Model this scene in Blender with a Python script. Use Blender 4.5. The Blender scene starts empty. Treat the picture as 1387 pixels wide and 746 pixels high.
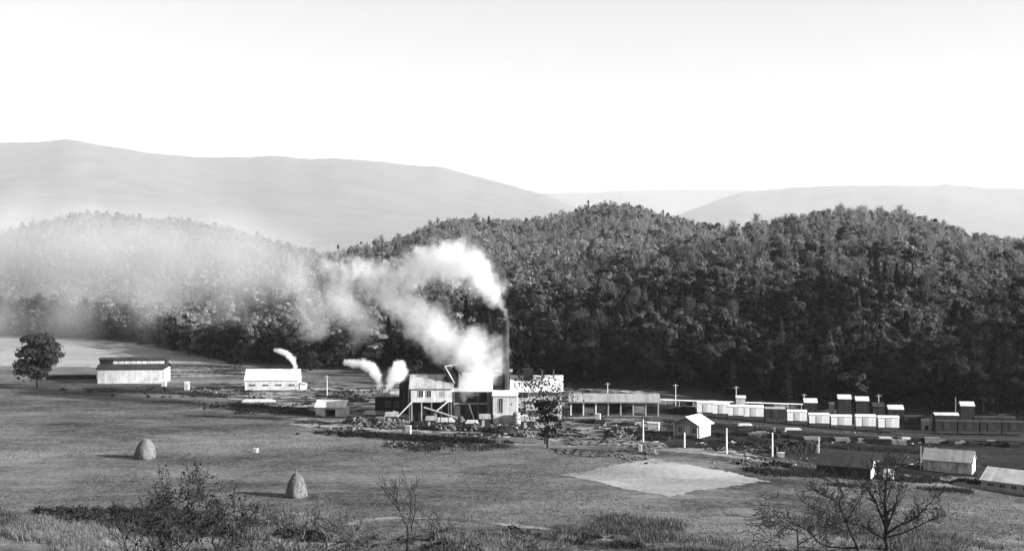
import bpy, bmesh, math, random
import numpy as np
from mathutils import Vector, Matrix

random.seed(11)
rng = np.random.default_rng(11)
scene = bpy.context.scene
COL = scene.collection
R = math.radians

# ------------------------------------------------------------------ camera geometry
FPX, CX, CY, YH, HC = 1700.0, 693.5, 373.0, 338.0, 50.0
TH = math.atan((CY - YH) / FPX)


def sstep(t):
    t = np.clip(t, 0.0, 1.0)
    return t * t * (3 - 2 * t)


def gz(x, y):
    """height of the valley floor and of the hillside the camera stands on"""
    z = -5.0 * sstep((np.asarray(x, float) - 35) / 90.0) * sstep((np.asarray(y, float) - 120) / 60.0)
    t = np.asarray(y, float)
    hill = np.where(t < 95, 47.6 - 0.40 * np.maximum(t, -30), 0)
    hill = np.where(t >= 95, 9.6 * (1 - sstep((t - 95) / 55.0)), hill)
    return z + hill


def gzf(x, y):
    a = min(max((x - 35) / 90.0, 0.0), 1.0)
    b = min(max((y - 120) / 60.0, 0.0), 1.0)
    z = -5.0 * a * a * (3 - 2 * a) * b * b * (3 - 2 * b)
    if y < 95:
        return z + 47.6 - 0.40 * max(y, -30)
    c = min((y - 95) / 55.0, 1.0)
    return z + 9.6 * (1 - c * c * (3 - 2 * c))


def W(px, D, py):
    """world point at forward distance D on the line of sight measured in the photograph"""
    xc, yc = (px - CX) / FPX, -(py - CY) / FPX
    d = Vector((xc, math.cos(TH) + yc * math.sin(TH), -math.sin(TH) + yc * math.cos(TH)))
    k = D / d.y
    return Vector((d.x * k, D, HC + d.z * k))


def G(px, py):
    """point of the valley floor"""
    D = HC * FPX / (py - YH)
    for _ in range(14):
        p = W(px, D, py)
        g = gzf(p.x, p.y)
        D += (p.z - g) * D / (HC - g) * 0.9
    p = W(px, D, py)
    return Vector((p.x, p.y, gzf(p.x, p.y)))


def XU(px, D):
    return (px - CX) / FPX * D


# ------------------------------------------------------------------ object helpers
def tag(o, label=None, cat=None, group=None, kind=None):
    if label:
        o['label'] = label
    if cat:
        o['category'] = cat
    if group:
        o['group'] = group
    if kind:
        o['kind'] = kind
    return o


def thing(name, label, cat, loc=(0, 0, 0), yaw=0.0, group=None):
    o = bpy.data.objects.new(name, None)
    COL.objects.link(o)
    o.empty_display_size = 0.5
    o.location = loc
    o.rotation_euler = (0, 0, yaw)
    return tag(o, label, cat, group)


def link(name, me, m, parent=None):
    o = bpy.data.objects.new(name, me)
    COL.objects.link(o)
    if m is not None and not me.materials:
        me.materials.append(m)
    if parent is not None:
        o.parent = parent
    return o


def copy_tree(o, parent=None):
    c = o.copy()
    COL.objects.link(c)
    if parent is not None:
        c.parent = parent
    for ch in list(o.children):
        copy_tree(ch, c)
    return c


class MB:
    """collects shapes that become one mesh object"""

    def __init__(self):
        self.v, self.f = [], []

    def add(self, vs, fs):
        n = len(self.v)
        self.v += [tuple(p) for p in vs]
        self.f += [tuple(i + n for i in f) for f in fs]
        return self

    def box(self, x0, x1, y0, y1, z0, z1):
        vs = [(x0, y0, z0), (x1, y0, z0), (x1, y1, z0), (x0, y1, z0), (x0, y0, z1), (x1, y0, z1), (x1, y1, z1), (x0, y1, z1)]
        return self.add(vs, [(0, 3, 2, 1), (4, 5, 6, 7), (0, 1, 5, 4), (1, 2, 6, 5), (2, 3, 7, 6), (3, 0, 4, 7)])

    def prism(self, prof, a0, a1, axis='x'):
        """a closed outline extruded along an axis; prof is (p, z) with p along the other horizontal axis"""
        n = len(prof)
        if axis == 'x':
            vs = [(a0, p, z) for p, z in prof] + [(a1, p, z) for p, z in prof]
        else:
            vs = [(p, a0, z) for p, z in prof] + [(p, a1, z) for p, z in prof]
        fs = [tuple(range(n)), tuple(range(2 * n - 1, n - 1, -1))]
        fs += [(i, i + n, (i + 1) % n + n, (i + 1) % n) for i in range(n)]
        return self.add(vs, fs)

    def tube(self, p0, p1, r0, r1=None, n=8, caps=True):
        r1 = r0 if r1 is None else r1
        p0, p1 = Vector(p0), Vector(p1)
        d = (p1 - p0).normalized()
        a = d.orthogonal().normalized()
        b = d.cross(a)
        vs = []
        for p, r in ((p0, r0), (p1, r1)):
            for i in range(n):
                t = 2 * math.pi * i / n
                vs.append(p + (a * math.cos(t) + b * math.sin(t)) * r)
        fs = [(i, (i + 1) % n, (i + 1) % n + n, i + n) for i in range(n)]
        if caps:
            fs += [tuple(range(n - 1, -1, -1)), tuple(range(n, 2 * n))]
        return self.add(vs, fs)

    def bar(self, p0, p1, w, h=None):
        """square timber between two points"""
        h = w if h is None else h
        p0, p1 = Vector(p0), Vector(p1)
        d = (p1 - p0).normalized()
        a = d.cross(Vector((0, 0, 1)))
        a = Vector((1, 0, 0)) if a.length < 1e-4 else a.normalized()
        b = a.cross(d)
        vs = []
        for p in (p0, p1):
            for s, t in ((-1, -1), (1, -1), (1, 1), (-1, 1)):
                vs.append(p + a * s * w / 2 + b * t * h / 2)
        return self.add(vs, [(0, 1, 2, 3), (7, 6, 5, 4), (0, 4, 5, 1), (1, 5, 6, 2), (2, 6, 7, 3), (3, 7, 4, 0)])

    def lathe(self, prof, n=24, jit=0.0):
        vs, fs = [], []
        for r, z in prof:
            for i in range(n):
                t = 2 * math.pi * i / n
                k = r * (1 + random.uniform(-jit, jit))
                vs.append((k * math.cos(t), k * math.sin(t), z))
        for j in range(len(prof) - 1):
            for i in range(n):
                fs.append((j * n + i, j * n + (i + 1) % n, (j + 1) * n + (i + 1) % n, (j + 1) * n + i))
        fs.append(tuple(range(n - 1, -1, -1)))
        fs.append(tuple(range((len(prof) - 1) * n, len(prof) * n)))
        return self.add(vs, fs)

    def mesh(self, name, fix=True):
        me = bpy.data.meshes.new(name)
        me.from_pydata(self.v, [], self.f)
        if fix:
            bm = bmesh.new()
            bm.from_mesh(me)
            bmesh.ops.recalc_face_normals(bm, faces=bm.faces)
            bm.to_mesh(me)
            bm.free()
        return me

    def build(self, name, m, parent=None, fix=True):
        return link(name, self.mesh(name, fix), m, parent)


def quads_mesh(name, V, F, tone=None, attr='tone'):
    me = bpy.data.meshes.new(name)
    k = F.shape[1]
    me.vertices.add(len(V))
    me.vertices.foreach_set('co', np.ascontiguousarray(V, np.float32).ravel())
    me.loops.add(F.size)
    me.loops.foreach_set('vertex_index', np.ascontiguousarray(F, np.int32).ravel())
    me.polygons.add(len(F))
    me.polygons.foreach_set('loop_start', np.arange(0, F.size, k, dtype=np.int32))
    me.polygons.foreach_set('loop_total', np.full(len(F), k, np.int32))
    if tone is not None:
        at = me.attributes.new(attr, 'FLOAT', 'POINT')
        at.data.foreach_set('value', np.ascontiguousarray(tone, np.float32))
    me.update(calc_edges=True)
    return me


# ------------------------------------------------------------------ materials (all neutral grey: the photograph is black and white)
class NT:
    def __init__(self, m):
        m.use_nodes = True
        self.t = m.node_tree
        self.t.nodes.clear()

    def n(self, typ, **kw):
        x = self.t.nodes.new(typ)
        for k, v in kw.items():
            setattr(x, k, v)
        return x

    def set(self, sock, v):
        if isinstance(v, bpy.types.NodeSocket):
            self.t.links.new(v, sock)
        else:
            sock.default_value = v

    def math(self, op, a, b=0.0, c=0.0, clamp=False):
        x = self.n('ShaderNodeMath', operation=op, use_clamp=clamp)
        for i, v in enumerate((a, b, c)):
            self.set(x.inputs[i], v)
        return x.outputs[0]

    def noise(self, vec, scale, detail=3.0, rough=0.55):
        x = self.n('ShaderNodeTexNoise')
        self.set(x.inputs['Vector'], vec)
        x.inputs['Scale'].default_value = scale
        x.inputs['Detail'].default_value = detail
        x.inputs['Roughness'].default_value = rough
        return x.outputs[0]

    def maprange(self, v, a, b, c, d, smooth=False):
        x = self.n('ShaderNodeMapRange')
        if smooth:
            x.interpolation_type = 'SMOOTHSTEP'
        self.set(x.inputs[0], v)
        for i, q in enumerate((a, b, c, d)):
            self.set(x.inputs[i + 1], q)
        return x.outputs[0]

    def mapping(self, vec, scale=(1, 1, 1), rot=(0, 0, 0)):
        x = self.n('ShaderNodeMapping')
        self.set(x.inputs['Vector'], vec)
        x.inputs['Scale'].default_value = scale
        x.inputs['Rotation'].default_value = rot
        return x.outputs[0]

    def grey(self, v):
        x = self.n('ShaderNodeCombineColor')
        for i in range(3):
            self.set(x.inputs[i], v)
        return x.outputs[0]

    def finish(self, val, rough=0.9, bump=None, bstr=0.3, bdist=0.1, spec=0.2, trans=0.0):
        p = self.n('ShaderNodeBsdfPrincipled')
        col = self.grey(val)
        self.t.links.new(col, p.inputs['Base Color'])
        p.inputs['Roughness'].default_value = rough
        p.inputs['Specular IOR Level'].default_value = spec
        if bump is not None:
            b = self.n('ShaderNodeBump')
            b.inputs['Strength'].default_value = bstr
            b.inputs['Distance'].default_value = bdist
            self.t.links.new(bump, b.inputs['Height'])
            self.t.links.new(b.outputs[0], p.inputs['Normal'])
        out = self.n('ShaderNodeOutputMaterial')
        self.t.links.new(p.outputs[0], out.inputs['Surface'])


def mat(name, lo, hi, scale=1.0, rough=0.9, bump=0.3, stretch=(1, 1, 1), spec=0.2, stain=0.0):
    m = bpy.data.materials.new(name)
    t = NT(m)
    co = t.n('ShaderNodeTexCoord').outputs['Object']
    v = t.mapping(co, stretch)
    a = t.noise(v, scale, 5.0, 0.62)
    val = t.maprange(a, 0.3, 0.7, lo, hi)
    if stain:
        s = t.noise(t.mapping(co, (1.4, 1.4, 0.35)), 0.55, 4.0, 0.6)
        val = t.math('MULTIPLY', val, t.maprange(s, 0.42, 0.66, 1.0, 1.0 - stain))
    t.finish(val, rough, a, bump, 0.08, spec)
    return m


def boards(name, lo, hi, pitch=0.3, axis='x', rough=0.85, stain=0.25, depth=0.03):
    """painted or weathered boards / corrugated sheet: ribs across one axis, worn unevenly"""
    m = bpy.data.materials.new(name)
    t = NT(m)
    co = t.n('ShaderNodeTexCoord').outputs['Object']
    sep = t.n('ShaderNodeSeparateXYZ')
    t.set(sep.inputs[0], co)
    u = sep.outputs['XYZ'.index(axis.upper())]
    ph = t.math('FRACT', t.math('DIVIDE', u, pitch))
    gap = t.math('LESS_THAN', ph, 0.12)
    cell = t.math('FLOOR', t.math('DIVIDE', u, pitch))
    wn = t.n('ShaderNodeTexWhiteNoise', noise_dimensions='1D')
    t.set(wn.inputs['W'], cell)
    a = t.noise(t.mapping(co, (1, 1, 0.5)), 0.8, 5.0, 0.6)
    base = t.maprange(t.math('MULTIPLY_ADD', wn.outputs[0], 0.35, t.math('MULTIPLY', a, 0.75)), 0.2, 0.85, lo, hi)
    s = t.noise(co, 0.35, 5.0, 0.65)
    base = t.math('MULTIPLY', base, t.maprange(s, 0.48, 0.7, 1.0, 1.0 - stain))
    base = t.math('MULTIPLY', base, t.math('MULTIPLY_ADD', gap, -0.18, 1.0))
    t.finish(base, rough, t.math('MULTIPLY', gap, -1.0), 0.5, depth, 0.25)
    return m


def foliage(name, lo, hi, use_attr=False):
    m = bpy.data.materials.new(name)
    t = NT(m)
    co = t.n('ShaderNodeNewGeometry').outputs['Position']
    if use_attr:
        a = t.n('ShaderNodeAttribute', attribute_name='tone').outputs['Fac']
    else:
        a = t.maprange(t.n('ShaderNodeObjectInfo').outputs['Random'], 0, 1, lo, hi)
    nz = t.noise(co, 0.7, 3.0, 0.7)
    val = t.math('MULTIPLY', a, t.maprange(nz, 0.3, 0.7, 0.7, 1.32))
    d = t.n('ShaderNodeBsdfDiffuse')
    tr = t.n('ShaderNodeBsdfTranslucent')
    col = t.grey(val)
    t.t.links.new(col, d.inputs['Color'])
    t.t.links.new(col, tr.inputs['Color'])
    mx = t.n('ShaderNodeMixShader')
    mx.inputs[0].default_value = 0.40
    t.t.links.new(d.outputs[0], mx.inputs[1])
    t.t.links.new(tr.outputs[0], mx.inputs[2])
    out = t.n('ShaderNodeOutputMaterial')
    t.t.links.new(mx.outputs[0], out.inputs['Surface'])
    return m


def ground_mat():
    m = bpy.data.materials.new('valley_field')
    t = NT(m)
    co = t.n('ShaderNodeNewGeometry').outputs['Position']
    big = t.noise(co, 0.012, 4.0, 0.55)
    st = t.noise(t.mapping(co, (0.55, 1.2, 1), (0, 0, R(9))), 0.035, 6.0, 0.65)
    st2 = t.noise(t.mapping(co, (0.6, 1.2, 1), (0, 0, R(-14))), 0.17, 6.0, 0.75)
    fine = t.noise(co, 0.7, 8.0, 0.8)
    val = t.math('ADD', t.math('MULTIPLY', big, 0.26), t.math('MULTIPLY', st, 0.30))
    val = t.math('ADD', val, t.math('ADD', t.math('MULTIPLY', st2, 0.22), t.math('MULTIPLY', fine, 0.32)))
    out = t.maprange(val, 0.485, 0.63, 0.03, 0.205)
    t.finish(out, 0.95, t.math('ADD', t.math('MULTIPLY', fine, 0.5), st2), 0.7, 0.5, 0.05)
    return m


def patch_mat(name, lo, hi, s1=0.06, s2=0.7, thr=(0.36, 0.66), ragged=True):
    m = bpy.data.materials.new(name)
    t = NT(m)
    co = t.n('ShaderNodeNewGeometry').outputs['Position']
    a = t.noise(t.mapping(co, (0.45, 1.3, 1), (0, 0, R(7))), s1, 5.0, 0.6)
    b = t.noise(co, s2, 6.0, 0.75)
    v = t.math('ADD', t.math('MULTIPLY', a, 0.6), t.math('MULTIPLY', b, 0.4))
    t.finish(t.maprange(v, thr[0], thr[1], lo, hi), 0.95, b, 0.5, 0.25, 0.05)
    if ragged:
        # the sheet frays out into the grass along its border
        e = t.n('ShaderNodeAttribute', attribute_name='edge').outputs['Fac']
        fr = t.noise(co, 0.35, 5.0, 0.7)
        k = t.math('GREATER_THAN', t.math('ADD', e, t.math('MULTIPLY_ADD', fr, 1.6, -0.8)), 0.22)
        out = [n for n in t.t.nodes if n.bl_idname == 'ShaderNodeOutputMaterial'][0]
        sh = out.inputs['Surface'].links[0].from_socket
        mx = t.n('ShaderNodeMixShader')
        t.t.links.new(k, mx.inputs[0])
        t.t.links.new(t.n('ShaderNodeBsdfTransparent').outputs[0], mx.inputs[1])
        t.t.links.new(sh, mx.inputs[2])
        t.t.links.new(mx.outputs[0], out.inputs['Surface'])
    return m


white_board = boards('white_painted_boards', 0.36, 0.62, 0.3, 'x', stain=0.35)
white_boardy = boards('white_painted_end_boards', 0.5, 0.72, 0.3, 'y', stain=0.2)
white_roof = boards('whitened_sheet_roof', 0.42, 0.70, 0.75, 'x', rough=0.7, stain=0.3)
pale_roof = boards('pale_sheet_roof', 0.22, 0.42, 0.75, 'x', rough=0.7, stain=0.35)
grey_roof = boards('weathered_roof', 0.18, 0.34, 0.8, 'x', rough=0.8, stain=0.4)
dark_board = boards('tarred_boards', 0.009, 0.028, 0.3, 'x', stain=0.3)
dark_roof = boards('tar_paper_roof', 0.018, 0.045, 0.9, 'x', stain=0.3)
grey_board = boards('grey_boards', 0.22, 0.36, 0.3, 'z', stain=0.35)
pale_wall = mat('pale_lime_washed_wall', 0.36, 0.64, 0.6, 0.9, 0.3, stain=0.6)
steel_dark = mat('sooty_iron', 0.02, 0.05, 1.2, 0.6, 0.2, spec=0.4)
timber = mat('weathered_timber', 0.10, 0.24, 1.4, 0.9, 0.4, (1, 1, 0.3))
pole_white = mat('whitewashed_pole', 0.52, 0.78, 1.2, 0.85, 0.2, stain=0.3)
pole_grey = mat('grey_pole', 0.22, 0.36, 1.2, 0.85, 0.2)
glass_dark = mat('dim_window_glass', 0.015, 0.04, 1.5, 0.15, 0.0, spec=0.5)
brick = mat('sooty_brick', 0.02, 0.06, 1.6, 0.9, 0.5, (1, 1, 1.8), stain=0.4)
bark = mat('tree_bark', 0.012, 0.035, 1.5, 0.95, 0.5, (1, 1, 0.3))
bark_pale = mat('pale_bark', 0.06, 0.16, 1.5, 0.95, 0.4, (1, 1, 0.3))
hay = mat('stacked_hay', 0.06, 0.2, 2.2, 0.95, 0.9, (1, 1, 2.5))
ballast = mat('cinder_ballast', 0.035, 0.10, 1.2, 0.95, 0.6)
rail_steel = mat('worn_rail', 0.06, 0.12, 1.0, 0.45, 0.1, spec=0.5)
soil_hill = mat('hill_floor', 0.03, 0.07, 0.2, 0.95, 0.4)
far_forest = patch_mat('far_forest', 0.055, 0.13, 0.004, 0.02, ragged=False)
ground_m = ground_mat()
yard_m = patch_mat('trodden_yard', 0.02, 0.26, 0.10, 0.45, (0.45, 0.565))
cinder_m = patch_mat('cinder_yard', 0.006, 0.035, 0.05, 0.4, (0.43, 0.6))
sand_m = patch_mat('sandy_soil', 0.07, 0.27, 0.09, 0.6, (.44, .58))
stubble_m = patch_mat('bare_pale_plot', 0.16, 0.36, 0.05, 0.7, (.4, .6))
palefield_m = patch_mat('pale_stubble', 0.24, 0.36, 0.03, 0.3)
log_m = mat('cut_logs', 0.08, 0.26, 1.4, 0.9, 0.4)
log_dark = mat('old_dark_logs', 0.007, 0.028, 1.4, 0.9, 0.4)
lumber_pale = mat('fresh_sawn_boards', 0.42, 0.66, 1.3, 0.9, 0.3)
wagon_white = mat('pale_wagon_paint', 0.7, 0.86, 0.5, 0.8, 0.1, stain=0.15)
leaf_dark = foliage('evergreen_leaves', 0.006, 0.016)
leaf_mid = foliage('oak_leaves', 0.02, 0.055)
leaf_pale = foliage('autumn_leaves', 0.08, 0.2)
leaf_far = foliage('wood_leaves', 0, 1, True)
grass_dry = foliage('dry_grass_blades', 0, 1, True)

# ------------------------------------------------------------------ camera, sun, sky
cam = bpy.data.objects.new('camera', bpy.data.cameras.new('camera'))
COL.objects.link(cam)
cam.location = (0, 0, HC)
cam.rotation_euler = (math.pi / 2 - TH, 0, 0)
cam.data.sensor_width = 36
cam.data.lens = FPX / 1387 * 36
cam.data.clip_start = 0.5
cam.data.clip_end = 60000
scene.camera = cam

SUN_EL, SUN_AZ = R(18.5), R(18)          # azimuth: degrees behind the picture plane, from the right
to_sun = Vector((math.cos(SUN_EL) * math.cos(SUN_AZ), -math.cos(SUN_EL) * math.sin(SUN_AZ), math.sin(SUN_EL)))
sun = bpy.data.lights.new('sun', 'SUN')
sun.energy = 5.0
sun.angle = R(0.5)
sun.color = (1, 1, 1)
so = bpy.data.objects.new('sun', sun)
COL.objects.link(so)
so.rotation_euler = (-to_sun).to_track_quat('-Z', 'Y').to_euler()
so.location = (300, -100, 400)

world = bpy.data.worlds.new('World')
scene.world = world
world.use_nodes = True
wt = world.node_tree
wt.nodes.clear()
sky = wt.nodes.new('ShaderNodeTexSky')
sky.sky_type = 'NISHITA'
sky.sun_disc = False
sky.sun_elevation = SUN_EL
sky.sun_rotation = R(90) + SUN_AZ
sky.altitude = 300
sky.air_density = 1.0
sky.dust_density = 1.0
sky.ozone_density = 1.0
# an old blue-sensitive plate: the sky is recorded by its blue and green light
sp = wt.nodes.new('ShaderNodeSeparateColor')
wt.links.new(sky.outputs[0], sp.inputs[0])
mixn = wt.nodes.new('ShaderNodeMath')
mixn.operation = 'MULTIPLY_ADD'
mixn.inputs[1].default_value = 0.5
half = wt.nodes.new('ShaderNodeMath')
half.operation = 'MULTIPLY'
half.inputs[1].default_value = 0.5
wt.links.new(sp.outputs[1], half.inputs[0])
wt.links.new(sp.outputs[2], mixn.inputs[0])
wt.links.new(half.outputs[0], mixn.inputs[2])
cc = wt.nodes.new('ShaderNodeCombineColor')
for i in range(3):
    wt.links.new(mixn.outputs[0], cc.inputs[i])
bg = wt.nodes.new('ShaderNodeBackground')
bg.inputs['Strength'].default_value = 0.060
wt.links.new(cc.outputs[0], bg.inputs['Color'])
wo = wt.nodes.new('ShaderNodeOutputWorld')
wt.links.new(bg.outputs[0], wo.inputs['Surface'])

scene.view_settings.view_transform = 'Standard'
scene.view_settings.look = 'None'
scene.view_settings.exposure = 1.56
scene.view_settings.gamma = 1.0
scene.view_settings.use_curve_mapping = False
cy = scene.cycles
cy.max_bounces = 8
cy.diffuse_bounces = 2
cy.glossy_bounces = 1
cy.transmission_bounces = 2
cy.transparent_max_bounces = 8
cy.volume_bounces = 4
cy.use_denoising = True
cy.volume_max_steps = 256
cy.sample_clamp_indirect = 4.0

# ------------------------------------------------------------------ ground
xs = np.unique(np.concatenate([np.linspace(-40000, -600, 30), np.arange(-600, -30, 12), np.arange(-30, 160, 3), np.arange(160, 600, 12), np.linspace(600, 40000, 30)]))
ys = np.unique(np.concatenate([np.linspace(-600, -30, 8), np.arange(-30, 190, 4), np.arange(190, 900, 12), np.linspace(900, 54000, 40)]))
X, Y = np.meshgrid(xs, ys)
V = np.stack([X.ravel(), Y.ravel(), gz(X, Y).ravel()], 1)
nx = len(xs)
ii, jj = np.meshgrid(np.arange(nx - 1), np.arange(len(ys) - 1))
a = (jj * nx + ii).ravel()
F = np.stack([a, a + 1, a + 1 + nx, a + nx], 1)
tag(link('ground', quads_mesh('ground', V, F), ground_m), kind='structure')


def patch(name, corners, m, dz, n=80, jit=0.02, seed=0):
    """a thin sheet on the valley floor between four photographed corners, with an uneven border"""
    r = np.random.default_rng(seed)
    c = [G(*p) for p in corners]
    t = np.linspace(0, 1, n)

    def wob():
        k = np.zeros(n)
        for f, am in ((3, 1), (7, .6), (15, .4), (37, .3), (61, .25)):
            k += am * np.sin(t * f * math.pi + r.uniform(0, 6))
        return k * jit
    w = [wob() for _ in range(4)]
    vs = []
    for j in range(n):
        for i in range(n):
            u, v = t[i], t[j]
            uu = u + (1 - u) * w[0][j] + u * w[1][j]
            vv = v + (1 - v) * w[2][i] + v * w[3][i]
            p = (c[0] * (1 - uu) + c[1] * uu) * (1 - vv) + (c[3] * (1 - uu) + c[2] * uu) * vv
            vs.append((p.x, p.y, gzf(p.x, p.y) + dz))
    a = np.array([j * n + i for j in range(n - 1) for i in range(n - 1)])
    F = np.stack([a, a + 1, a + 1 + n, a + n], 1)
    L1 = ((c[1] - c[0]).length + (c[2] - c[3]).length) / 2
    L2 = ((c[3] - c[0]).length + (c[2] - c[1]).length) / 2
    tt = np.minimum(t, 1 - t)
    ed = np.clip(np.minimum(tt[None, :] * L1, tt[:, None] * L2) / 3.5, 0, 1).ravel()
    o = link(name, quads_mesh(name, np.array(vs), F, ed, 'edge'), m)
    return tag(o, kind='structure')


def ribbon(name, pts, w, m, dz, sub=10, jit=0.25, seed=1):
    r = random.Random(seed)
    P = [G(*p) for p in pts]
    C = []
    for i in range(len(P) - 1):
        p0, p1, p2, p3 = P[max(i - 1, 0)], P[i], P[i + 1], P[min(i + 2, len(P) - 1)]
        for k in range(sub):
            t = k / sub
            C.append(0.5 * ((2 * p1) + (p2 - p0) * t + (2 * p0 - 5 * p1 + 4 * p2 - p3) * t * t + (3 * p1 - p0 - 3 * p2 + p3) * t ** 3))
    C.append(P[-1])
    vs = []
    for i, p in enumerate(C):
        d = (C[min(i + 1, len(C) - 1)] - C[max(i - 1, 0)])
        d.z = 0
        nrm = Vector((-d.y, d.x, 0)).normalized()
        for s in (-1, 0, 1):
            q = p + nrm * s * (w / 2 + r.uniform(-jit, jit))
            vs.append((q.x, q.y, gzf(q.x, q.y) + dz))
    F = []
    for i in range(len(C) - 1):
        for k in range(2):
            b = i * 3 + k
            F.append((b, b + 3, b + 4, b + 1))
    ed = np.tile([0.15, 1.0, 0.15], len(C))
    return tag(link(name, quads_mesh(name, np.array(vs), np.array(F), ed, 'edge'), m), kind='structure'), C


patch('pale_field', [(-260, 494), (205, 498), (195, 464), (-200, 451)], palefield_m, 0.05, jit=0.015, seed=3)
patch('pale_field', [(150, 492), (303, 492), (302, 485), (150, 462)], palefield_m, 0.06, jit=0.02, seed=13)
patch('mown_field', [(205, 512), (345, 510), (330, 494), (215, 493)], yard_m, 0.045, jit=0.03, seed=14)
patch('bare_plot', [(756, 643), (902, 674), (1050, 652), (884, 620)], stubble_m, 0.065, jit=0.011, seed=4)
patch('factory_yard', [(420, 578), (1010, 618), (960, 536), (250, 516)], yard_m, 0.03, jit=0.03, seed=5)
patch('rail_yard', [(905, 606), (1500, 662), (1500, 552), (880, 533)], cinder_m, 0.035, jit=0.02, seed=6)
patch('sandy_bank', [(742, 612), (880, 628), (900, 603), (772, 588)], sand_m, 0.06, jit=0.05, seed=7)
ribbon('dirt_road', [(240, 541), (330, 551), (420, 565), (500, 580), (580, 592), (660, 598), (740, 604), (800, 606), (880, 608), (960, 614), (1040, 625), (1110, 637), (1185, 648)], 4.5, sand_m, 0.07, jit=0.5)
ribbon('field_track', [(462, 712), (500, 704), (560, 701), (640, 705), (720, 714), (800, 726), (880, 738)], 2.4, sand_m, 0.07, jit=0.5, seed=8)
ribbon('field_path', [(420, 566), (500, 559), (560, 566), (620, 575)], 3.0, sand_m, 0.075, jit=0.5, seed=3)

# ------------------------------------------------------------------ hills
def vn(x, y, s, seed=0):
    """cheap smooth value noise on arrays"""
    x, y = x * s + seed * 17.3, y * s + seed * 9.1
    return (np.sin(x * 1.7 + 1.3 * np.sin(y * 1.1)) + np.sin(y * 1.9 + 1.5 * np.sin(x * 0.9 + 2)) + 0.5 * np.sin(x * 3.7 + y * 2.9)) / 2.5


class Hill:
    def __init__(self, base, crest, sky_, treeh, gul=0.0, power=1.0):
        self.b, self.c, self.s, self.th, self.g, self.pw = base, crest, sky_, treeh, gul, power

    def at(self, u, D):
        u, D = np.asarray(u, float), np.asarray(D, float)
        b = np.interp(u, *zip(*self.b))
        c = np.interp(u, *zip(*self.c))
        s = np.interp(u, *zip(*self.s))
        zc = HC + (YH - s) * c / FPX - self.th
        t = (D - b) / (c - b)
        up = np.where(t < 1, np.clip(t, 0, 1) ** self.pw * (1.18 - 0.18 * np.clip(t, 0, 1)), 1 - 0.9 * (t - 1) ** 2)
        z = np.where(t >= 0, zc * up, t * 30)
        x = (u - CX) / FPX * D
        z = z + self.g * vn(x, D, 0.02, 1) * np.clip(t, 0, 1) * np.clip(1.0 - t, 0, 1) * 4
        return x, D, np.maximum(z, -5) + gz(x, D) * np.clip(1 - t * 4, 0, 1)

    def build(self, name, u0, u1, m, nu=90, nd=50, d_over=1.5):
        us = np.linspace(u0, u1, nu)
        ts = np.concatenate([np.linspace(-0.12, 1.0, nd), np.linspace(1.03, d_over, 10)])
        b = np.interp(us, *zip(*self.b))
        c = np.interp(us, *zip(*self.c))
        U = np.repeat(us[None], len(ts), 0)
        Dm = b[None] + (c - b)[None] * ts[:, None]
        x, y, z = self.at(U, Dm)
        V = np.stack([x.ravel(), y.ravel(), z.ravel()], 1)
        ii, jj = np.meshgrid(np.arange(nu - 1), np.arange(len(ts) - 1))
        a = (jj * nu + ii).ravel()
        F = np.stack([a, a + 1, a + 1 + nu, a + nu], 1)
        me = quads_mesh(name, V, F)
        me.polygons.foreach_set('use_smooth', np.ones(len(F), bool))
        return tag(link(name, me, m), kind='structure')


near_hill = Hill(
    base=[(560, 500), (640, 470), (700, 462), (800, 454), (950, 436), (1100, 424), (1250, 416), (1387, 408), (1600, 392), (2400, 330)],
    crest=[(560, 540), (640, 580), (740, 640), (800, 700), (900, 790), (1000, 880), (1150, 960), (1387, 900), (1800, 760), (2400, 600)],
    sky_=[(560, 440), (640, 405), (690, 388), (740, 378), (800, 362), (880, 338), (930, 322), (970, 311), (1000, 304), (1050, 296), (1100, 289), (1150, 281), (1200, 286), (1260, 298), (1310, 313), (1345, 323), (1387, 326), (1500, 318), (1800, 285), (2400, 240)],
    treeh=15.5, gul=5.0, power=0.95)
back_hill = Hill(
    base=[(-300, 740), (0, 728), (100, 716), (180, 690), (240, 600), (300, 562), (470, 528), (640, 500), (900, 700), (1300, 900)],
    crest=[(-300, 1000), (0, 980), (200, 1000), (330, 1020), (400, 1080), (530, 1250), (630, 1450), (830, 1600), (1000, 1550), (1300, 1500)],
    sky_=[(-300, 404), (0, 400), (100, 398), (200, 396), (280, 388), (330, 378), (370, 368), (400, 357), (440, 347), (480, 340), (530, 327), (580, 310), (630, 298), (670, 301), (720, 301), (760, 291), (800, 281), (830, 278), (860, 281), (900, 293), (940, 304), (970, 309), (1050, 325), (1300, 350)],
    treeh=13.0, gul=6.0, power=1.0)
low_hill = Hill(
    base=[(-500, 1200), (0, 1150), (300, 1200), (560, 1350)],
    crest=[(-500, 1800), (0, 1850), (300, 1900), (560, 1900)],
    sky_=[(-500, 345), (-200, 332), (0, 318), (50, 304), (110, 291), (150, 291), (200, 298), (250, 299), (300, 309), (350, 321), (400, 335), (450, 350), (560, 372)],
    treeh=12.0, gul=9.0)
near_hill.build('wooded_hill', 560, 2400, soil_hill, 110, 50)
back_hill.build('wooded_hill', -300, 1300, soil_hill, 100, 50)
low_hill.build('wooded_hill', -500, 560, soil_hill, 70, 36)


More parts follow.
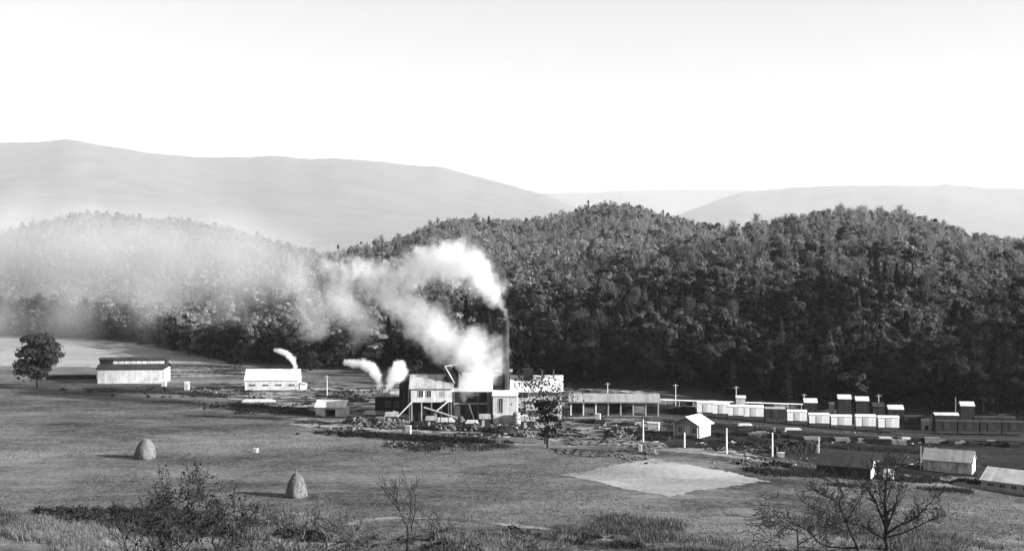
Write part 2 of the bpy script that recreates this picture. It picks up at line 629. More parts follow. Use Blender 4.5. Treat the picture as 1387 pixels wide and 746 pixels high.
def ridge(name, sky_, D, foot, u0, u1, seed):
    us = np.linspace(u0, u1, 260)
    s = np.interp(us, *zip(*sky_))
    s = s + 0.9 * vn(us, us * 0, 0.05, seed) + 0.5 * vn(us, us * 0, 0.17, seed + 2)
    ts = np.concatenate([np.linspace(0, 1, 30), np.linspace(1.08, 1.6, 6)])
    U = np.repeat(us[None], len(ts), 0)
    T = np.repeat(ts[:, None], len(us), 1)
    Dm = foot + (D - foot) * T
    zc = HC + (YH - s[None]) * D / FPX
    x = (U - CX) / FPX * Dm
    up = np.where(T < 1, sstep(T * 0.9 + 0.1 * T * T) ** 0.9, 1 - 1.2 * (T - 1) ** 2)
    spur = 1 + 0.09 * np.sin(x / 660 + 2 * np.sin(Dm / 1800) + seed) * np.clip(T, 0, 1) * np.clip(1 - T, 0, 1) * 4
    z = zc * up * spur - 10 * (T == 0)
    V = np.stack([x.ravel(), Dm.ravel(), z.ravel()], 1)
    nu = len(us)
    ii, jj = np.meshgrid(np.arange(nu - 1), np.arange(len(ts) - 1))
    a = (jj * nu + ii).ravel()
    me = quads_mesh(name, V, np.stack([a, a + 1, a + 1 + nu, a + nu], 1))
    me.polygons.foreach_set('use_smooth', np.ones(len(me.polygons), bool))
    return tag(link(name, me, far_forest), kind='structure')


ridge('mountain_ridge', [(-700, 215), (-300, 196), (0, 194), (95, 193), (150, 203), (250, 212), (300, 214), (365, 212), (420, 218), (500, 220), (560, 224), (600, 227), (650, 240), (700, 254), (740, 266), (780, 282), (860, 310), (960, 338)], 22000, 16000, -700, 960, 1)
ridge('mountain_ridge', [(500, 300), (690, 268), (740, 262), (800, 262), (870, 258), (940, 257), (1000, 259), (1100, 266), (1300, 290)], 34000, 28000, 500, 1300, 5)
ridge('mountain_ridge', [(800, 338), (860, 318), (920, 292), (970, 271), (1010, 259), (1060, 256), (1110, 253), (1160, 254), (1200, 253), (1280, 250), (1340, 255), (1387, 257), (1700, 245), (2200, 260)], 26000, 19000, 800, 2200, 8)

# treeless spur added unseen beyond the right frame edge as a sun block: it keeps the low sun off the far end of the rail yard
us = np.linspace(0, 1, 40)
gx, gy = np.meshgrid(np.linspace(215, 620, 40), np.linspace(40, 800, 60))
cz = 94 * np.exp(-((gx - 410) / 95) ** 2) * (0.85 + 0.15 * np.sin(gy / 70.0)) * sstep((gy - 185) / 75)
edge = sstep((gx - 215) / 60)
V = np.stack([gx.ravel(), gy.ravel(), (cz * edge - 6.5 + edge).ravel()], 1)
ii, jj = np.meshgrid(np.arange(39), np.arange(59))
a = (jj * 40 + ii).ravel()
tag(link('wooded_hill', quads_mesh('wooded_hill', V, np.stack([a, a + 1, a + 41, a + 40], 1)), soil_hill), kind='structure')  # the added sun-blocking spur, bare of trees


# ------------------------------------------------------------------ trees
def leaf_quads(C, N, size, r, squash=1.0):
    n = len(C)
    N = N / np.maximum(np.linalg.norm(N, axis=1, keepdims=True), 1e-6)
    ref = r.normal(size=(n, 3))
    T = np.cross(N, ref)
    T /= np.maximum(np.linalg.norm(T, axis=1, keepdims=True), 1e-6)
    B = np.cross(N, T)
    s = size * r.uniform(0.55, 1.3, (n, 1))
    V = np.empty((n, 4, 3))
    for k, (p, q) in enumerate(((-1, -1), (1, -1), (1, 1), (-1, 1))):
        V[:, k] = C + T * s * p * r.uniform(0.4, 1.05, (n, 1)) + B * s * q * squash * r.uniform(0.4, 1.05, (n, 1)) + N * s * r.uniform(-.25, .25, (n, 1))
    return V.reshape(-1, 3), np.arange(4 * n).reshape(n, 4)


def crown(kind, H, Rr, n, size, seed):
    """leaf clumps spread over the lobes of one crown: base at z=0, top at H"""
    r = np.random.default_rng(seed)
    Cs, Ns = [], []
    if kind == 'bare':
        # a leafless tree as fine upswept twigs round a pale stem
        t = r.uniform(0.15, 1, n)
        an = r.uniform(0, 2 * math.pi, n)
        ring = Rr * np.sin(math.pi * np.clip(t * .85 + .08, 0, 1)) ** .8 * r.uniform(.05, 1, n)
        C = np.stack([ring * np.cos(an), ring * np.sin(an), H * t], 1)
        D = np.stack([np.cos(an) * .5, np.sin(an) * .5, 0.9 + 0 * an], 1) + r.normal(size=(n, 3)) * .3
        D /= np.linalg.norm(D, axis=1, keepdims=True)
        S = np.cross(D, r.normal(size=(n, 3)))
        S /= np.linalg.norm(S, axis=1, keepdims=True)
        L = size * r.uniform(1.2, 3.2, (n, 1))
        wd = size * r.uniform(.10, .26, (n, 1))
        V = np.stack([C - D * L - S * wd, C - D * L + S * wd, C + D * L + S * wd * .4, C + D * L - S * wd * .4], 1)
        # stem: two crossed blades
        st = np.array([[(-.2, 0, -1), (.2, 0, -1), (.06, 0, H * .9), (-.06, 0, H * .9)], [(0, -.2, -1), (0, .2, -1), (0, .06, H * .9), (0, -.06, H * .9)]], float)
        V = np.concatenate([V, st]).reshape(-1, 3)
        return V, np.arange(len(V)).reshape(-1, 4)
    if kind == 'cone':
        t = r.uniform(0, 1, n) ** 0.75
        z = H * (0.14 + 0.86 * (1 - t))
        ring = Rr * t ** 0.9 * (0.75 + 0.25 * np.sin(z * 3.1 + seed)) * r.uniform(0.55, 1.08, n)
        an = r.uniform(0, 2 * math.pi, n)
        C = np.stack([ring * np.cos(an), ring * np.sin(an), z - 0.12 * ring], 1)
        N = np.stack([np.cos(an), np.sin(an), 0.8 + 0 * an], 1) + r.normal(size=(n, 3)) * 0.28
        return leaf_quads(C, N, size, r)
    nl = 36 if kind == 'full' else (r.integers(13, 19) if kind != 'tall' else r.integers(13, 19))
    for k in range(nl):
        a = r.uniform(0, 2 * math.pi)
        h = r.uniform(0.22, 0.92) if kind != 'full' else r.uniform(0.2, 0.86)
        w = math.sin(math.pi * min(max((h - 0.10) / 0.95, 0), 1)) ** 0.6
        rad = Rr * w * r.uniform(0.2, 0.85)
        c = np.array([rad * math.cos(a), rad * math.sin(a), H * h])
        lr = Rr * r.uniform(0.16, 0.46) if kind != 'full' else Rr * r.uniform(0.28, 0.46)
        m = int(n / nl)
        d = r.normal(size=(m, 3))
        d[:, 2] = np.abs(d[:, 2]) * 0.9 - 0.25
        d /= np.linalg.norm(d, axis=1, keepdims=True)
        rr = lr * r.uniform(0.35, 1.22, (m, 1))
        C = c + d * rr * np.array([1, 1, 0.8])
        Cs.append(C)
        out = (C - np.array([0, 0, H * .5])) / np.array([Rr, Rr, H * .5])
        Ns.append(d + out * .6 + r.normal(size=(m, 3)) * 0.42)
    return leaf_quads(np.concatenate(Cs), np.concatenate(Ns), size, r)


def skeleton(H, seed, levels=4, spread=0.55, trunk_r=0.22, first=0.3, kids=(2, 4), up=0.25, ratio=0.68, twig=0.012, rdec=0.7, lead=0.45):
    """branch segments (p0, p1, r0, r1, level) of a leafless tree"""
    r = random.Random(seed)
    segs = []

    def grow(p, d, L, rad, lev):
        n = (4 if lead < .5 else 7) if lev == 0 else 3
        q = p
        dd = d.copy()
        for k in range(n):
            dd = (dd + Vector((r.gauss(0, .12), r.gauss(0, .12), r.gauss(0, .06) + up * 0.12))).normalized()
            q2 = q + dd * (L / n)
            ra, rb = rad * (1 - 0.5 * k / n), rad * (1 - 0.5 * (k + 1) / n)
            segs.append((q.copy(), q2.copy(), max(ra, twig), max(rb, twig), lev))
            q = q2
            if lev < levels and (k + 1) / n >= (first if lev == 0 else 0.3):
                for _ in range(r.randint(*kids) if k == n - 1 else r.randint(1, max(1, kids[1] - 2))):
                    ax = Vector((r.gauss(0, 1), r.gauss(0, 1), r.gauss(0, .35)))
                    side = (ax - dd * ax.dot(dd)).normalized()
                    nd = (dd * (1 - spread) + side * spread * r.uniform(0.8, 1.5) + Vector((0, 0, up))).normalized()
                    grow(q, nd, (L if lev or lead < .5 else H * .5) * ratio * r.uniform(0.65, 1.05), rb * rdec, lev + 1)
    grow(Vector((0, 0, -0.3)), Vector((r.gauss(0, .04), r.gauss(0, .04), 1)).normalized(), H * lead, trunk_r, 0)
    return segs


def segs_mesh(name, segs, n=4):
    V, Fq = [], []
    for p0, p1, r0, r1, lev in segs:
        d = (p1 - p0).normalized()
        a = d.orthogonal().normalized()
        b = d.cross(a)
        k = 6 if lev == 0 else (n if lev < 3 else 3)
        base = len(V)
        for p, rr in ((p0, r0), (p1, r1)):
            for i in range(k):
                t = 2 * math.pi * i / k
                V.append(p + (a * math.cos(t) + b * math.sin(t)) * rr)
        for i in range(k):
            Fq.append((base + i, base + (i + 1) % k, base + (i + 1) % k + k, base + i + k))
    return quads_mesh(name, np.array([tuple(v) for v in V]), np.array(Fq))


def trunk_mesh(H, r0, seed):
    r = random.Random(seed)
    segs = []
    p = Vector((0, 0, -0.4))
    n = 5
    for k in range(n):
        q = p + Vector((r.gauss(0, .12), r.gauss(0, .12), H * 0.72 / n))
        segs.append((p, q, r0 * (1 - .16 * k), r0 * (1 - .16 * (k + 1)), 0))
        if k >= 2:
            for _ in range(2):
                a = r.uniform(0, 6.28)
                e = q + Vector((math.cos(a), math.sin(a), 0.7)) * H * 0.17
                segs.append((q, e, r0 * 0.4, r0 * 0.15, 1))
        p = q
    return segs_mesh('trunk', segs)


# tree templates for the individual trees; crown and trunk meshes are shared by copies
KINDS = []
spec = [('round', 15, 5.4, leaf_mid), ('round', 17, 6.0, leaf_mid), ('round', 13, 4.8, leaf_mid), ('tall', 18, 4.6, leaf_pale), ('round', 14, 5.0, leaf_pale),
        ('cone', 18, 3.6, leaf_dark), ('cone', 15, 3.2, leaf_dark), ('round', 16, 5.6, leaf_dark), ('round', 14, 5.2, leaf_dark), ('tall', 17, 4.4, leaf_mid)]
for k, (kd, H, Rr, lm) in enumerate(spec):
    v, f = crown(kd, H, Rr, 1700 if kd != 'cone' else 1300, 0.43 if kd != 'cone' else 0.38, 100 + k)
    me = quads_mesh('crown', v, f)
    me.materials.append(lm)
    tm = trunk_mesh(H, 0.28, 300 + k)
    tm.materials.append(bark)
    KINDS.append((me, tm, H))
DARK, MID, PALE = [5, 6, 7, 8], [0, 1, 2, 9], [3, 4]


def plant_tree(k, x, y, z, s, label, group, yaw=None, name='broadleaf_tree'):
    me, tm, H = KINDS[k]
    t = thing(name, label, 'tree', (x, y, z), random.uniform(0, 6.28) if yaw is None else yaw, group)
    t.scale = (s * random.uniform(.9, 1.12), s * random.uniform(.9, 1.12), s * random.uniform(.88, 1.12))
    link('crown', me, None, t)
    link('trunk', tm, None, t)
    return t


def spots(hill, u0, u1, step_fn, tmax, seed):
    """jittered rows of planting spots up a hill: (u, D, row)"""
    r = np.random.default_rng(seed)
    t_rows = []
    D = None
    res = []
    bmin = min(np.interp(np.linspace(u0, u1, 60), *zip(*hill.b)))
    Dm = bmin
    cmax = max(np.interp(np.linspace(u0, u1, 60), *zip(*hill.c))) * tmax
    while Dm < cmax:
        st = step_fn(Dm)
        du = st * FPX / Dm
        u = u0 + r.uniform(0, du)
        while u < u1:
            uu = u + r.uniform(-.4, .4) * du
            dd = Dm + r.uniform(-.45, .45) * st
            b, c = np.interp(uu, *zip(*hill.b)), np.interp(uu, *zip(*hill.c))
            if b - 1 <= dd <= b + (c - b) * tmax:
                res.append((uu, dd, (dd - b)))
            u += du
        Dm += st * 0.9
    return res


near_spots = spots(near_hill, 600, 1470, lambda D: 6.0 if D < 480 else (6.4 if D < 700 else 7.0), 1.06, 1)
back_spots = spots(back_hill, -60, 1100, lambda D: 6.2 if D < 640 else (6.8 if D < 900 else 7.4), 1.05, 2)
low_spots = spots(low_hill, -80, 560, lambda D: 10.0, 1.04, 3)

# keep the photograph's gap in front of the back hill where the near hill hides it
back_spots = [s for s in back_spots if not (s[0] > 800 and s[1] < 900)]

# individuals: the front trees, which show largest
cand = [(D - 0, u, D, dep, 0) for u, D, dep in near_spots if -10 < u < 1400 and dep < 24] + \
       [(D - 120, u, D, dep, 1) for u, D, dep in back_spots if -10 < u < 640 and dep < 34]
cand.sort()
cand = cand[:262]
chosen = {(round(u, 3), round(D, 3)) for _, u, D, _, _ in cand}
rr = random.Random(5)
for _, u, D, dep, wh in cand:
    x, y, z = ((near_hill, back_hill)[wh]).at(u, D)
    x, y, z = float(x), float(y), float(z)
    z = max(z, gzf(x, y)) if dep < 6 else z
    p = rr.random()
    if wh == 0:
        k = rr.choice(DARK) if p < 0.7 else rr.choice(MID)
    else:
        k = rr.choice(DARK) if p < (.1 if u < 430 else .3) else (rr.choice(MID) if p < (.5 if u < 430 else .72) else rr.choice(PALE))
    where = ('rail yard' if u > 890 else 'factory') if wh == 0 else ('factory steam' if u > 330 else 'pale field')
    if k in (5, 6):
        lab, grp = f'dark pointed evergreen at the front edge of the wood behind the {where}', f'evergreens of the wood edge behind the {where}'
    elif k in DARK:
        lab, grp = f'dark round crowned tree at the front edge of the wood behind the {where}', f'dark trees of the wood edge behind the {where}'
    elif k in MID:
        lab, grp = f'mid grey leafy tree at the front edge of the wood behind the {where}', f'leafy trees of the wood edge behind the {where}'
    else:
        lab, grp = f'pale autumn tree at the front edge of the wood behind the {where}', f'pale trees of the wood edge behind the {where}'
    plant_tree(k, x, y, z, rr.uniform(0.75, 1.1) if wh == 0 else rr.uniform(0.75, 1.15), lab, grp, name='evergreen_tree' if k in (5, 6) else 'broadleaf_tree')


def forest(name, hill, sp, seed, tone_fn, lods, label, bare_share=lambda D, dep: 0.3):
    """the rest of a wood as one mass of trees"""
    r = np.random.default_rng(seed)
    VV, FF, TT, off = [], [], [], 0
    tpl = {}
    for L, (nq, size) in enumerate(lods):
        for k in range(12):
            kd = ('round', 'round', 'tall', 'cone', 'round', 'tall', 'round', 'cone', 'tall', 'bare', 'bare', 'bare')[k]
            H, Rr = (14, 4.9) if kd == 'round' else ((16, 3.9) if kd == 'tall' else ((15, 4.2) if kd == 'bare' else (17, 3.0)))
            tpl[L, k] = crown(kd, H, Rr, nq, size, seed * 50 + L * 10 + k)
    for u, D, dep in sp:
        if (round(u, 3), round(D, 3)) in chosen:
            continue
        x, y, z = hill.at(u, D)
        L = 0 if D < 640 else (1 if D < 1000 else 2)
        L = min(L, len(lods) - 1)
        tone, prob_dark = tone_fn(u, D, dep, r)
        k = r.choice([3, 7]) if r.random() < prob_dark * 0.25 else r.choice([0, 1, 2, 4, 5, 6, 8])
        if tone > .05 and r.random() < bare_share(D, dep):
            k = r.choice([9, 10, 11])
            tone = r.uniform(.5, 1.0) * np.clip(.05 + dep / 1800, .05, .25)
        v, f = tpl[L, int(k)]
        a = r.uniform(0, 2 * math.pi)
        s = 0.55 + 0.9 * r.beta(1.8, 2.8)
        ca, sa = math.cos(a) * s, math.sin(a) * s
        w = np.stack([v[:, 0] * ca - v[:, 1] * sa + float(x), v[:, 0] * sa + v[:, 1] * ca + float(y), v[:, 2] * s * r.uniform(.9, 1.1) + float(z) - 0.4], 1)
        VV.append(w)
        FF.append(f + off)
        TT.append(np.full(len(v), tone) * np.repeat(r.uniform(.88, 1.12, len(v) // 4), 4))
        off += len(v)
    o = link(name, quads_mesh(name, np.concatenate(VV), np.concatenate(FF), np.concatenate(TT)), leaf_far)
    return tag(o, label, 'woodland', kind='stuff')


def tone_near(u, D, dep, r):
    # tones change up the slope in drifts: mostly dark crowns below, paler ones above
    t = dep / 520.0
    q = float(vn(np.array(u * .6), np.array(D), 0.022, 4)) + .6 * float(vn(np.array(u * .6), np.array(D), 0.07, 6))
    pd = np.clip(0.80 - 1.5 * t - 0.45 * q, 0.04, 0.97)
    if r.random() < pd:
        return r.uniform(0.006, 0.02), pd
    return np.clip((0.036 + 0.12 * min(t, 1.0)) * (1 + .35 * q) * r.uniform(.65, 1.5), .02, .2), pd


def tone_back(u, D, dep, r):
    q = float(vn(np.array(u * .6), np.array(D), 0.014, 7)) + .6 * float(vn(np.array(u * .6), np.array(D), 0.05, 9))
    pd = np.clip(0.16 - 0.3 * q, 0.02, 0.8)
    if r.random() < pd:
        return r.uniform(0.025, 0.05), pd
    return np.clip(0.16 * (1 + .3 * q) * r.uniform(.7, 1.4), .05, .26), pd


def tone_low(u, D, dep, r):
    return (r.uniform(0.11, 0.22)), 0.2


forest('near_woodland', near_hill, near_spots, 3, tone_near, [(700, 0.58), (380, 0.74), (150, 1.0)], 'dense dark wood covering the nearer hill behind the rail yard', lambda D, dep: min(.5, .04 + dep / 800))
forest('back_woodland', back_hill, back_spots, 4, tone_back, [(600, 0.6), (300, 0.74), (160, 0.8)], 'paler wood covering the farther hill behind the smoke plume', lambda D, dep: .12 if D < 750 else .5)
forest('low_hill_woodland', low_hill, low_spots, 6, tone_low, [(60, 1.5)], 'smoke veiled wood on the low hill at left')

# solitary trees
def solo(name, label, px, py_base, H, Rr, kind, nq, size, lm, seed, bk=bark, parts=True, sk=None):
    g = G(px, py_base)
    t = thing(name, label, 'tree', g, 0)
    v, f = crown(kind, H, Rr, nq, size, seed)
    link('crown', quads_mesh('crown', v, f), lm, t)
    if sk:
        link('trunk', segs_mesh('trunk', sk), bk, t)
    else:
        link('trunk', trunk_mesh(H, 0.35, seed), bk, t)
    return t


solo('broadleaf_tree', 'round solitary tree standing in the field at the left edge beside the long white shed', 50, 526, 20.5, 8.6, 'full', 7500, 0.5, leaf_mid, 71)
solo('broadleaf_tree', 'dark dense small tree in front of the factory', 742, 607, 13.5, 4.4, 'full', 620, 0.34, leaf_dark, 75)
t = solo('broadleaf_tree', 'tall thin leaved tree with an open crown before the white factory wing', 738, 601, 21.5, 9.5, 'full', 1000, 0.30, leaf_mid, 78,
         sk=skeleton(19, 8, 3, 0.5, 0.3, 0.5, (2, 4), 0.3))
for k, (px, py, H, Rr) in enumerate([(318, 497, 8, 5.5), (352, 492, 8, 5), (420, 502, 8, 6), (446, 500, 7, 5), (560, 520, 9, 6)]):
    solo('bush', ['round dark bush at the tip of the pale field', 'dark bush between the pale field and the white shed with vents', 'low leafy bush right of the white shed with vents',
                  'smaller leafy bush behind the small steam vents', 'leafy bush behind the stilted mill house'][k], px, py, H, Rr, 'round', 900, 0.5, leaf_dark if k < 2 else leaf_mid, 90 + k)

# ------------------------------------------------------------------ buildings
def gable(root, w, d, h, rise, wm, rm, axis='x', over=0.35, th=0.16, z0=0.0, wname='wall', rname='roof'):
    """walls with pointed ends and a two-slope roof; x is centred, y runs back from the front at 0"""
    if axis == 'x':
        prof = [(0, z0), (d, z0), (d, h), (d / 2, h + rise), (0, h)]
        MB().prism(prof, -w / 2, w / 2, 'x').build(wname, wm, root)
        k = rise / (d / 2)
        o = over
        rp = [(-o, h - k * o + .03), (d / 2, h + rise + .03), (d + o, h - k * o + .03), (d + o, h - k * o + th + .03), (d / 2, h + rise + th + .06), (-o, h - k * o + th + .03)]
        return MB().prism(rp, -w / 2 - o, w / 2 + o, 'x').build(rname, rm, root)
    prof = [(-w / 2, z0), (w / 2, z0), (w / 2, h), (0, h + rise), (-w / 2, h)]
    MB().prism(prof, 0, d, 'y').build(wname, wm, root)
    k = rise / (w / 2)
    o = over
    rp = [(-w / 2 - o, h - k * o + .03), (0, h + rise + .03), (w / 2 + o, h - k * o + .03), (w / 2 + o, h - k * o + th + .03), (0, h + rise + th + .06), (-w / 2 - o, h - k * o + th + .03)]
    return MB().prism(rp, -o, d + o, 'y').build(rname, rm, root)


def window(root, x, z, w, h, y=0.0, frame=white_board, name='window', gm=None):
    p = MB().box(x - w / 2, x + w / 2, y - .05, y + .02, z, z + h).build(name, gm or glass_dark, root)
    f = MB()
    e = .12
    f.box(x - w / 2 - e, x + w / 2 + e, y - .09, y - .002, z + h, z + h + e)
    f.box(x - w / 2 - e, x + w / 2 + e, y - .12, y - .002, z - e, z)
    f.box(x - w / 2 - e, x - w / 2, y - .09, y - .002, z, z + h)
    f.box(x + w / 2, x + w / 2 + e, y - .09, y - .002, z, z + h)
    f.box(x - .04, x + .04, y - .075, y - .052, z, z + h)
    f.build('frame', frame, p)
    return p


def side_window(root, x, y, z, w, h):
    """on a wall facing +x"""
    p = MB().box(x - .02, x + .05, y - w / 2, y + w / 2, z, z + h).build('window', glass_dark, root)
    return p


def site(px0, px1, py):
    """centre of a building front given its left and right edge and foot in the photograph; also metres per pixel"""
    g = G((px0 + px1) / 2, py)
    return g, g.y / FPX


# long white shed with clerestory, left
g, k = site(133, 222, 519)
t = thing('clerestory_shed', 'long white shed with dark roof and a row of high windows, left of the valley', 'shed', g, R(4))
w = 89 * k
MB().box(-w / 2, w / 2, 0, 11, 0, 5.3).build('wall', white_board, t)
MB().prism([(-.5, 5.33), (3.2, 6.7), (3.2, 6.9), (-.5, 5.55)], -w / 2 - .5, w / 2 + .5).build('lower_roof', dark_roof, t)
MB().prism([(11.5, 5.33), (7.8, 6.7), (7.8, 6.9), (11.5, 5.55)], -w / 2 - .5, w / 2 + .5).build('lower_roof', dark_roof, t)
MB().box(-w / 2, w / 2, 3.2, 7.8, 5.32, 8.5).build('clerestory', dark_board, t)
for i in range(9):
    x = -w / 2 + w * (0.20 + 0.78 * (i + .5) / 9)
    MB().box(x - w * .040, x + w * .040, 3.14, 3.19, 7.02, 8.3).build('window', white_board, t)
MB().prism([(2.6, 8.5), (5.5, 9.05), (8.4, 8.5), (8.4, 8.7), (5.5, 9.3), (2.6, 8.7)], -w / 2 - .4, w / 2 + .4).build('upper_roof', dark_roof, t)
# dark low fence/platform to its left
g = G(112, 514)
t = thing('stock_fence', 'low dark board fence running left from the long white shed', 'fence', g, R(2))
MB().box(-14, 5.2, 0, .12, 0.15, 1.9).build('boards', dark_board, t)
m_ = MB()
for i in range(8):
    m_.box(-14 + i * 2.7, -13.85 + i * 2.7, .13, .28, 0, 2.1)
m_.build('posts', dark_board, t)
for px, py, hh, lab in ((222, 523, 2.2, 'tiny white outhouse at the corner of the long white shed'), (253, 528, 2.9, 'small white outhouse standing between the two white sheds')):
    g, k = site(px - 3, px + 3, py)
    t = thing('outhouse', lab, 'outhouse', g, R(8))
    gable(t, 1.7, 1.7, hh - .5, .5, white_board, white_roof, 'x', .15, .08)
    MB().box(-.35, .35, -.06, -.003, .05, 1.7).build('door', grey_board, t)

# white shed with four vents
g, k = site(332, 404, 528)
t = thing('vented_shed', 'white shed with four dark vent slots under a tall white roof', 'shed', g, R(3))
w = 72 * k
gable(t, w, 9, 3.6, 3.3, white_board, white_roof, 'x', .3)
for i in range(4):
    x = -w / 2 + w * (.14 + .245 * i)
    window(t, x, 1.5, 2.1, .55, 0, white_board, 'vent')
MB().tube((w / 2 - 1.0, 4.5, 6.5), (w / 2 - 1.0, 4.5, 8.6), .22, .2, 10).build('steam_pipe', steel_dark, t)
t2 = thing('lean_to', 'low white lean-to against the right end of the vented shed', 'lean-to', g + Vector((w / 2 + 1.3, 1.0, 0)), R(3))
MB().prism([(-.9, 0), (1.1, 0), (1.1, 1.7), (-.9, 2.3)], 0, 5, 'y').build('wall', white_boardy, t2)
MB().prism([(-.9, 2.32), (1.3, 1.68), (1.3, 1.8), (-.9, 2.45)], -.2, 5.2, 'y').build('roof', pale_roof, t2)

# small white shed with dark doorway
g, k = site(427, 468, 564)
t = thing('cart_shed', 'small white shed with a dark open doorway by the dirt road', 'shed', g, R(-6))
w = 41 * k
MB().box(-w / 2, -w / 2 + w * .30, 0, 5.5, 0, 2.9).box(-w / 2 + w * .66, w / 2, 0, 5.5, 0, 2.9).box(-w / 2 + w * .3, -w / 2 + w * .66, 0, 5.5, 2.2, 2.9).build('wall', white_board, t)
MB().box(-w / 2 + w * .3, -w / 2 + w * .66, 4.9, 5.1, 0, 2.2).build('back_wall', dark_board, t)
MB().prism([(-.5, 2.7), (2.75, 4.6), (6, 2.7), (6, 2.87), (2.75, 4.8), (-.5, 2.87)], -w / 2 - .3, w / 2 + .3).build('roof', white_roof, t)

# still house with two steam pipes
g, k = site(508, 548, 556)
t = thing('still_house', 'low dark still house with two steaming pipes left of the stilted mill', 'building', g, 0)
w = 40 * k
MB().box(-w / 2, w / 2, 0, 7, 0, 4.3).build('wall', dark_board, t)
MB().prism([(-.4, 4.32), (7.4, 5.3), (7.4, 5.5), (-.4, 4.5)], -w / 2 - .3, w / 2 + .3).build('roof', grey_roof, t)
MB().box(-w / 2 + .3, -w / 2 + 1.6, 1, 2.3, 4.7, 6.6).build('vent_hut', white_board, t)
MB().box(-w / 2 + 2.6, w / 2 - .6, 2, 2.4, 5.0, 5.5).build('steam_header', white_board, t)
for x in (-w / 2 + 2.0, -w / 2 + 4.2):
    MB().tube((x, 3, 4.6), (x, 3, 7.6), .25, .22, 10).build('steam_pipe', steel_dark, t)
window(t, -.6, 1.3, 1.2, 1.5, 0, grey_board)
window(t, 2.0, 1.3, 1.2, 1.5, 0, grey_board)

# mill house on stilts
g, k = site(556, 613, 571)
t = thing('stilted_mill', 'white mill house raised on dark stilts with two square windows', 'building', g, R(2))
w = 56 * k
zf, ze = 5.7, 9.9
gable(t, w, 10, ze, 3.2, white_board, pale_roof, 'x', .5, z0=zf)
window(t, -w / 2 + 2.9, 7.2, 1.35, 1.9)
window(t, -w / 2 + 5.2, 7.2, 1.35, 1.9)
window(t, -w / 2 + 9.2, 7.4, 1.0, 1.5, gm=grey_board)
MB().box(-w / 2 + .2, w / 2 - .2, 4, 9.8, 0, zf - .02).build('lower_wall', dark_board, t)
for i in range(5):
    x = -w / 2 + .25 + (w - .5) * i / 4
    MB().box(x - .16, x + .16, .1, .42, 0, zf - .02).build('stilt', pole_grey if i < 2 else timber, t)
for (x0, z0, x1, z1, y) in ((-w / 2 - 4.2, 1.2, -w / 2 + .1, 5.6, -.6), (-w / 2 + 6.2, 2.2, w / 2 - .5, 6.6, -.7)):
    c = MB().bar((x0, y, z0), (x1, y, z1), .5, .35).build('chute', pole_white, t)
    MB().bar((x0 + .6, y, 0), (x0 + .6, y, z0 + .5), .16).bar((x1 - .5, y, 0), (x1 - .5, y, z1 - .5), .16).build('strut', timber, c)

# tower hood between the mill and the furnace shed
g = W(612, 366, 545)
g.z = gzf(g.x, g.y)
t = thing('hoist_tower', 'tall narrow tower with a dark hood and white edge boards between mill and furnace shed', 'tower', g, R(0))
MB().box(-1.9, 1.9, 0, 4, 0, 12.6).build('wall', dark_board, t)
MB().prism([(-2.5, 12.4), (0.6, 16.0), (2.9, 13.2), (2.9, 13.0), (0.6, 15.75), (-2.5, 12.15)], -.4, 4.4, 'y').build('roof', dark_roof, t)
MB().prism([(-1.9, 12.6), (1.9, 12.6), (1.9, 14.0), (0.6, 15.6)], 0.0, 4, 'y').build('gable_wall', dark_board, t)
MB().bar((-2.0, -.5, 16.1), (0.9, -.5, 11.0), .3, .3).bar((-2.1, -.5, 16.0), (1.6, -.5, 16.5), .28).build('edge_board', pole_white, t)

# dark machine house tight against the mill, tanks and pipes
g, k = site(539, 557, 562)
g.y += 3
t = thing('machine_house', 'tall narrow dark machine house squeezed between still house and stilted mill', 'building', g, 0)
MB().box(-1.9, 1.9, 0, 7, 0, 10.2).build('wall', dark_board, t)
MB().prism([(-2.2, 10.22), (2.2, 11.6), (2.2, 11.78), (-2.2, 10.4)], -.3, 7.3, 'y').build('roof', dark_roof, t)
MB().tube((-.6, -.35, .2), (-.6, -.35, 11.8), .16, .16, 10).build('pipe', steel_dark, t)
MB().bar((1.2, -.4, 9.2), (1.2, -3.2, 3.4), .3, .25).build('chute', pole_grey, t)
for i, (px, py, r_, h_, lab) in enumerate(((588, 574, 1.0, 3.2, 'dark upright tank under the stilted mill'), (624, 576, .8, 2.4, 'smaller dark upright tank before the furnace shed door'), (700, 575, 1.1, 3.4, 'grey upright tank between pump house and white wing'), (534, 570, .9, 2.6, 'grey upright tank before the machine house'))):
    t = thing('tank', lab, 'tank', G(px, py), 0)
    mm = steel_dark if i < 2 else grey_board
    MB().lathe([(r_, 0), (r_, h_), (r_ * .9, h_ + .12), (.1, h_ + .45)], 20).build('shell', mm, t)
    b = MB()
    for q in (.25, .55, .85):
        b.lathe([(r_ + .03, h_ * q), (r_ + .03, h_ * q + .1)], 20)
    b.build('hoop', timber, t)
    MB().tube((r_ + .05, 0, .4), (r_ + 1.6, -.2, .4), .1, .1, 8).build('pipe', steel_dark, t)
g, k = site(598, 606, 574)
t = thing('loading_trestle', 'dark timber loading trestle sloping down from the stilted mill to the scrap heaps', 'trestle', g, R(4))
for i in range(6):
    b = MB()
    x = -5.5 + i * 2.2
    z = 4.6 - i * .72
    b.bar((x, -.9, 0), (x, -.6, z), .2).bar((x, .9, 0), (x, .6, z), .2).bar((x, -.85, .3), (x, .6, z - .2), .12)
    b.build('bent', log_dark, t)
MB().bar((-5.9, 0, 4.85), (5.9, 0, .95), 1.5, .18).build('deck', timber, t)
for y in (-.6, .6):
    MB().bar((-5.9, y, 5.0), (5.9, y, 1.1), .1, .12).build('rail', pole_grey, t)

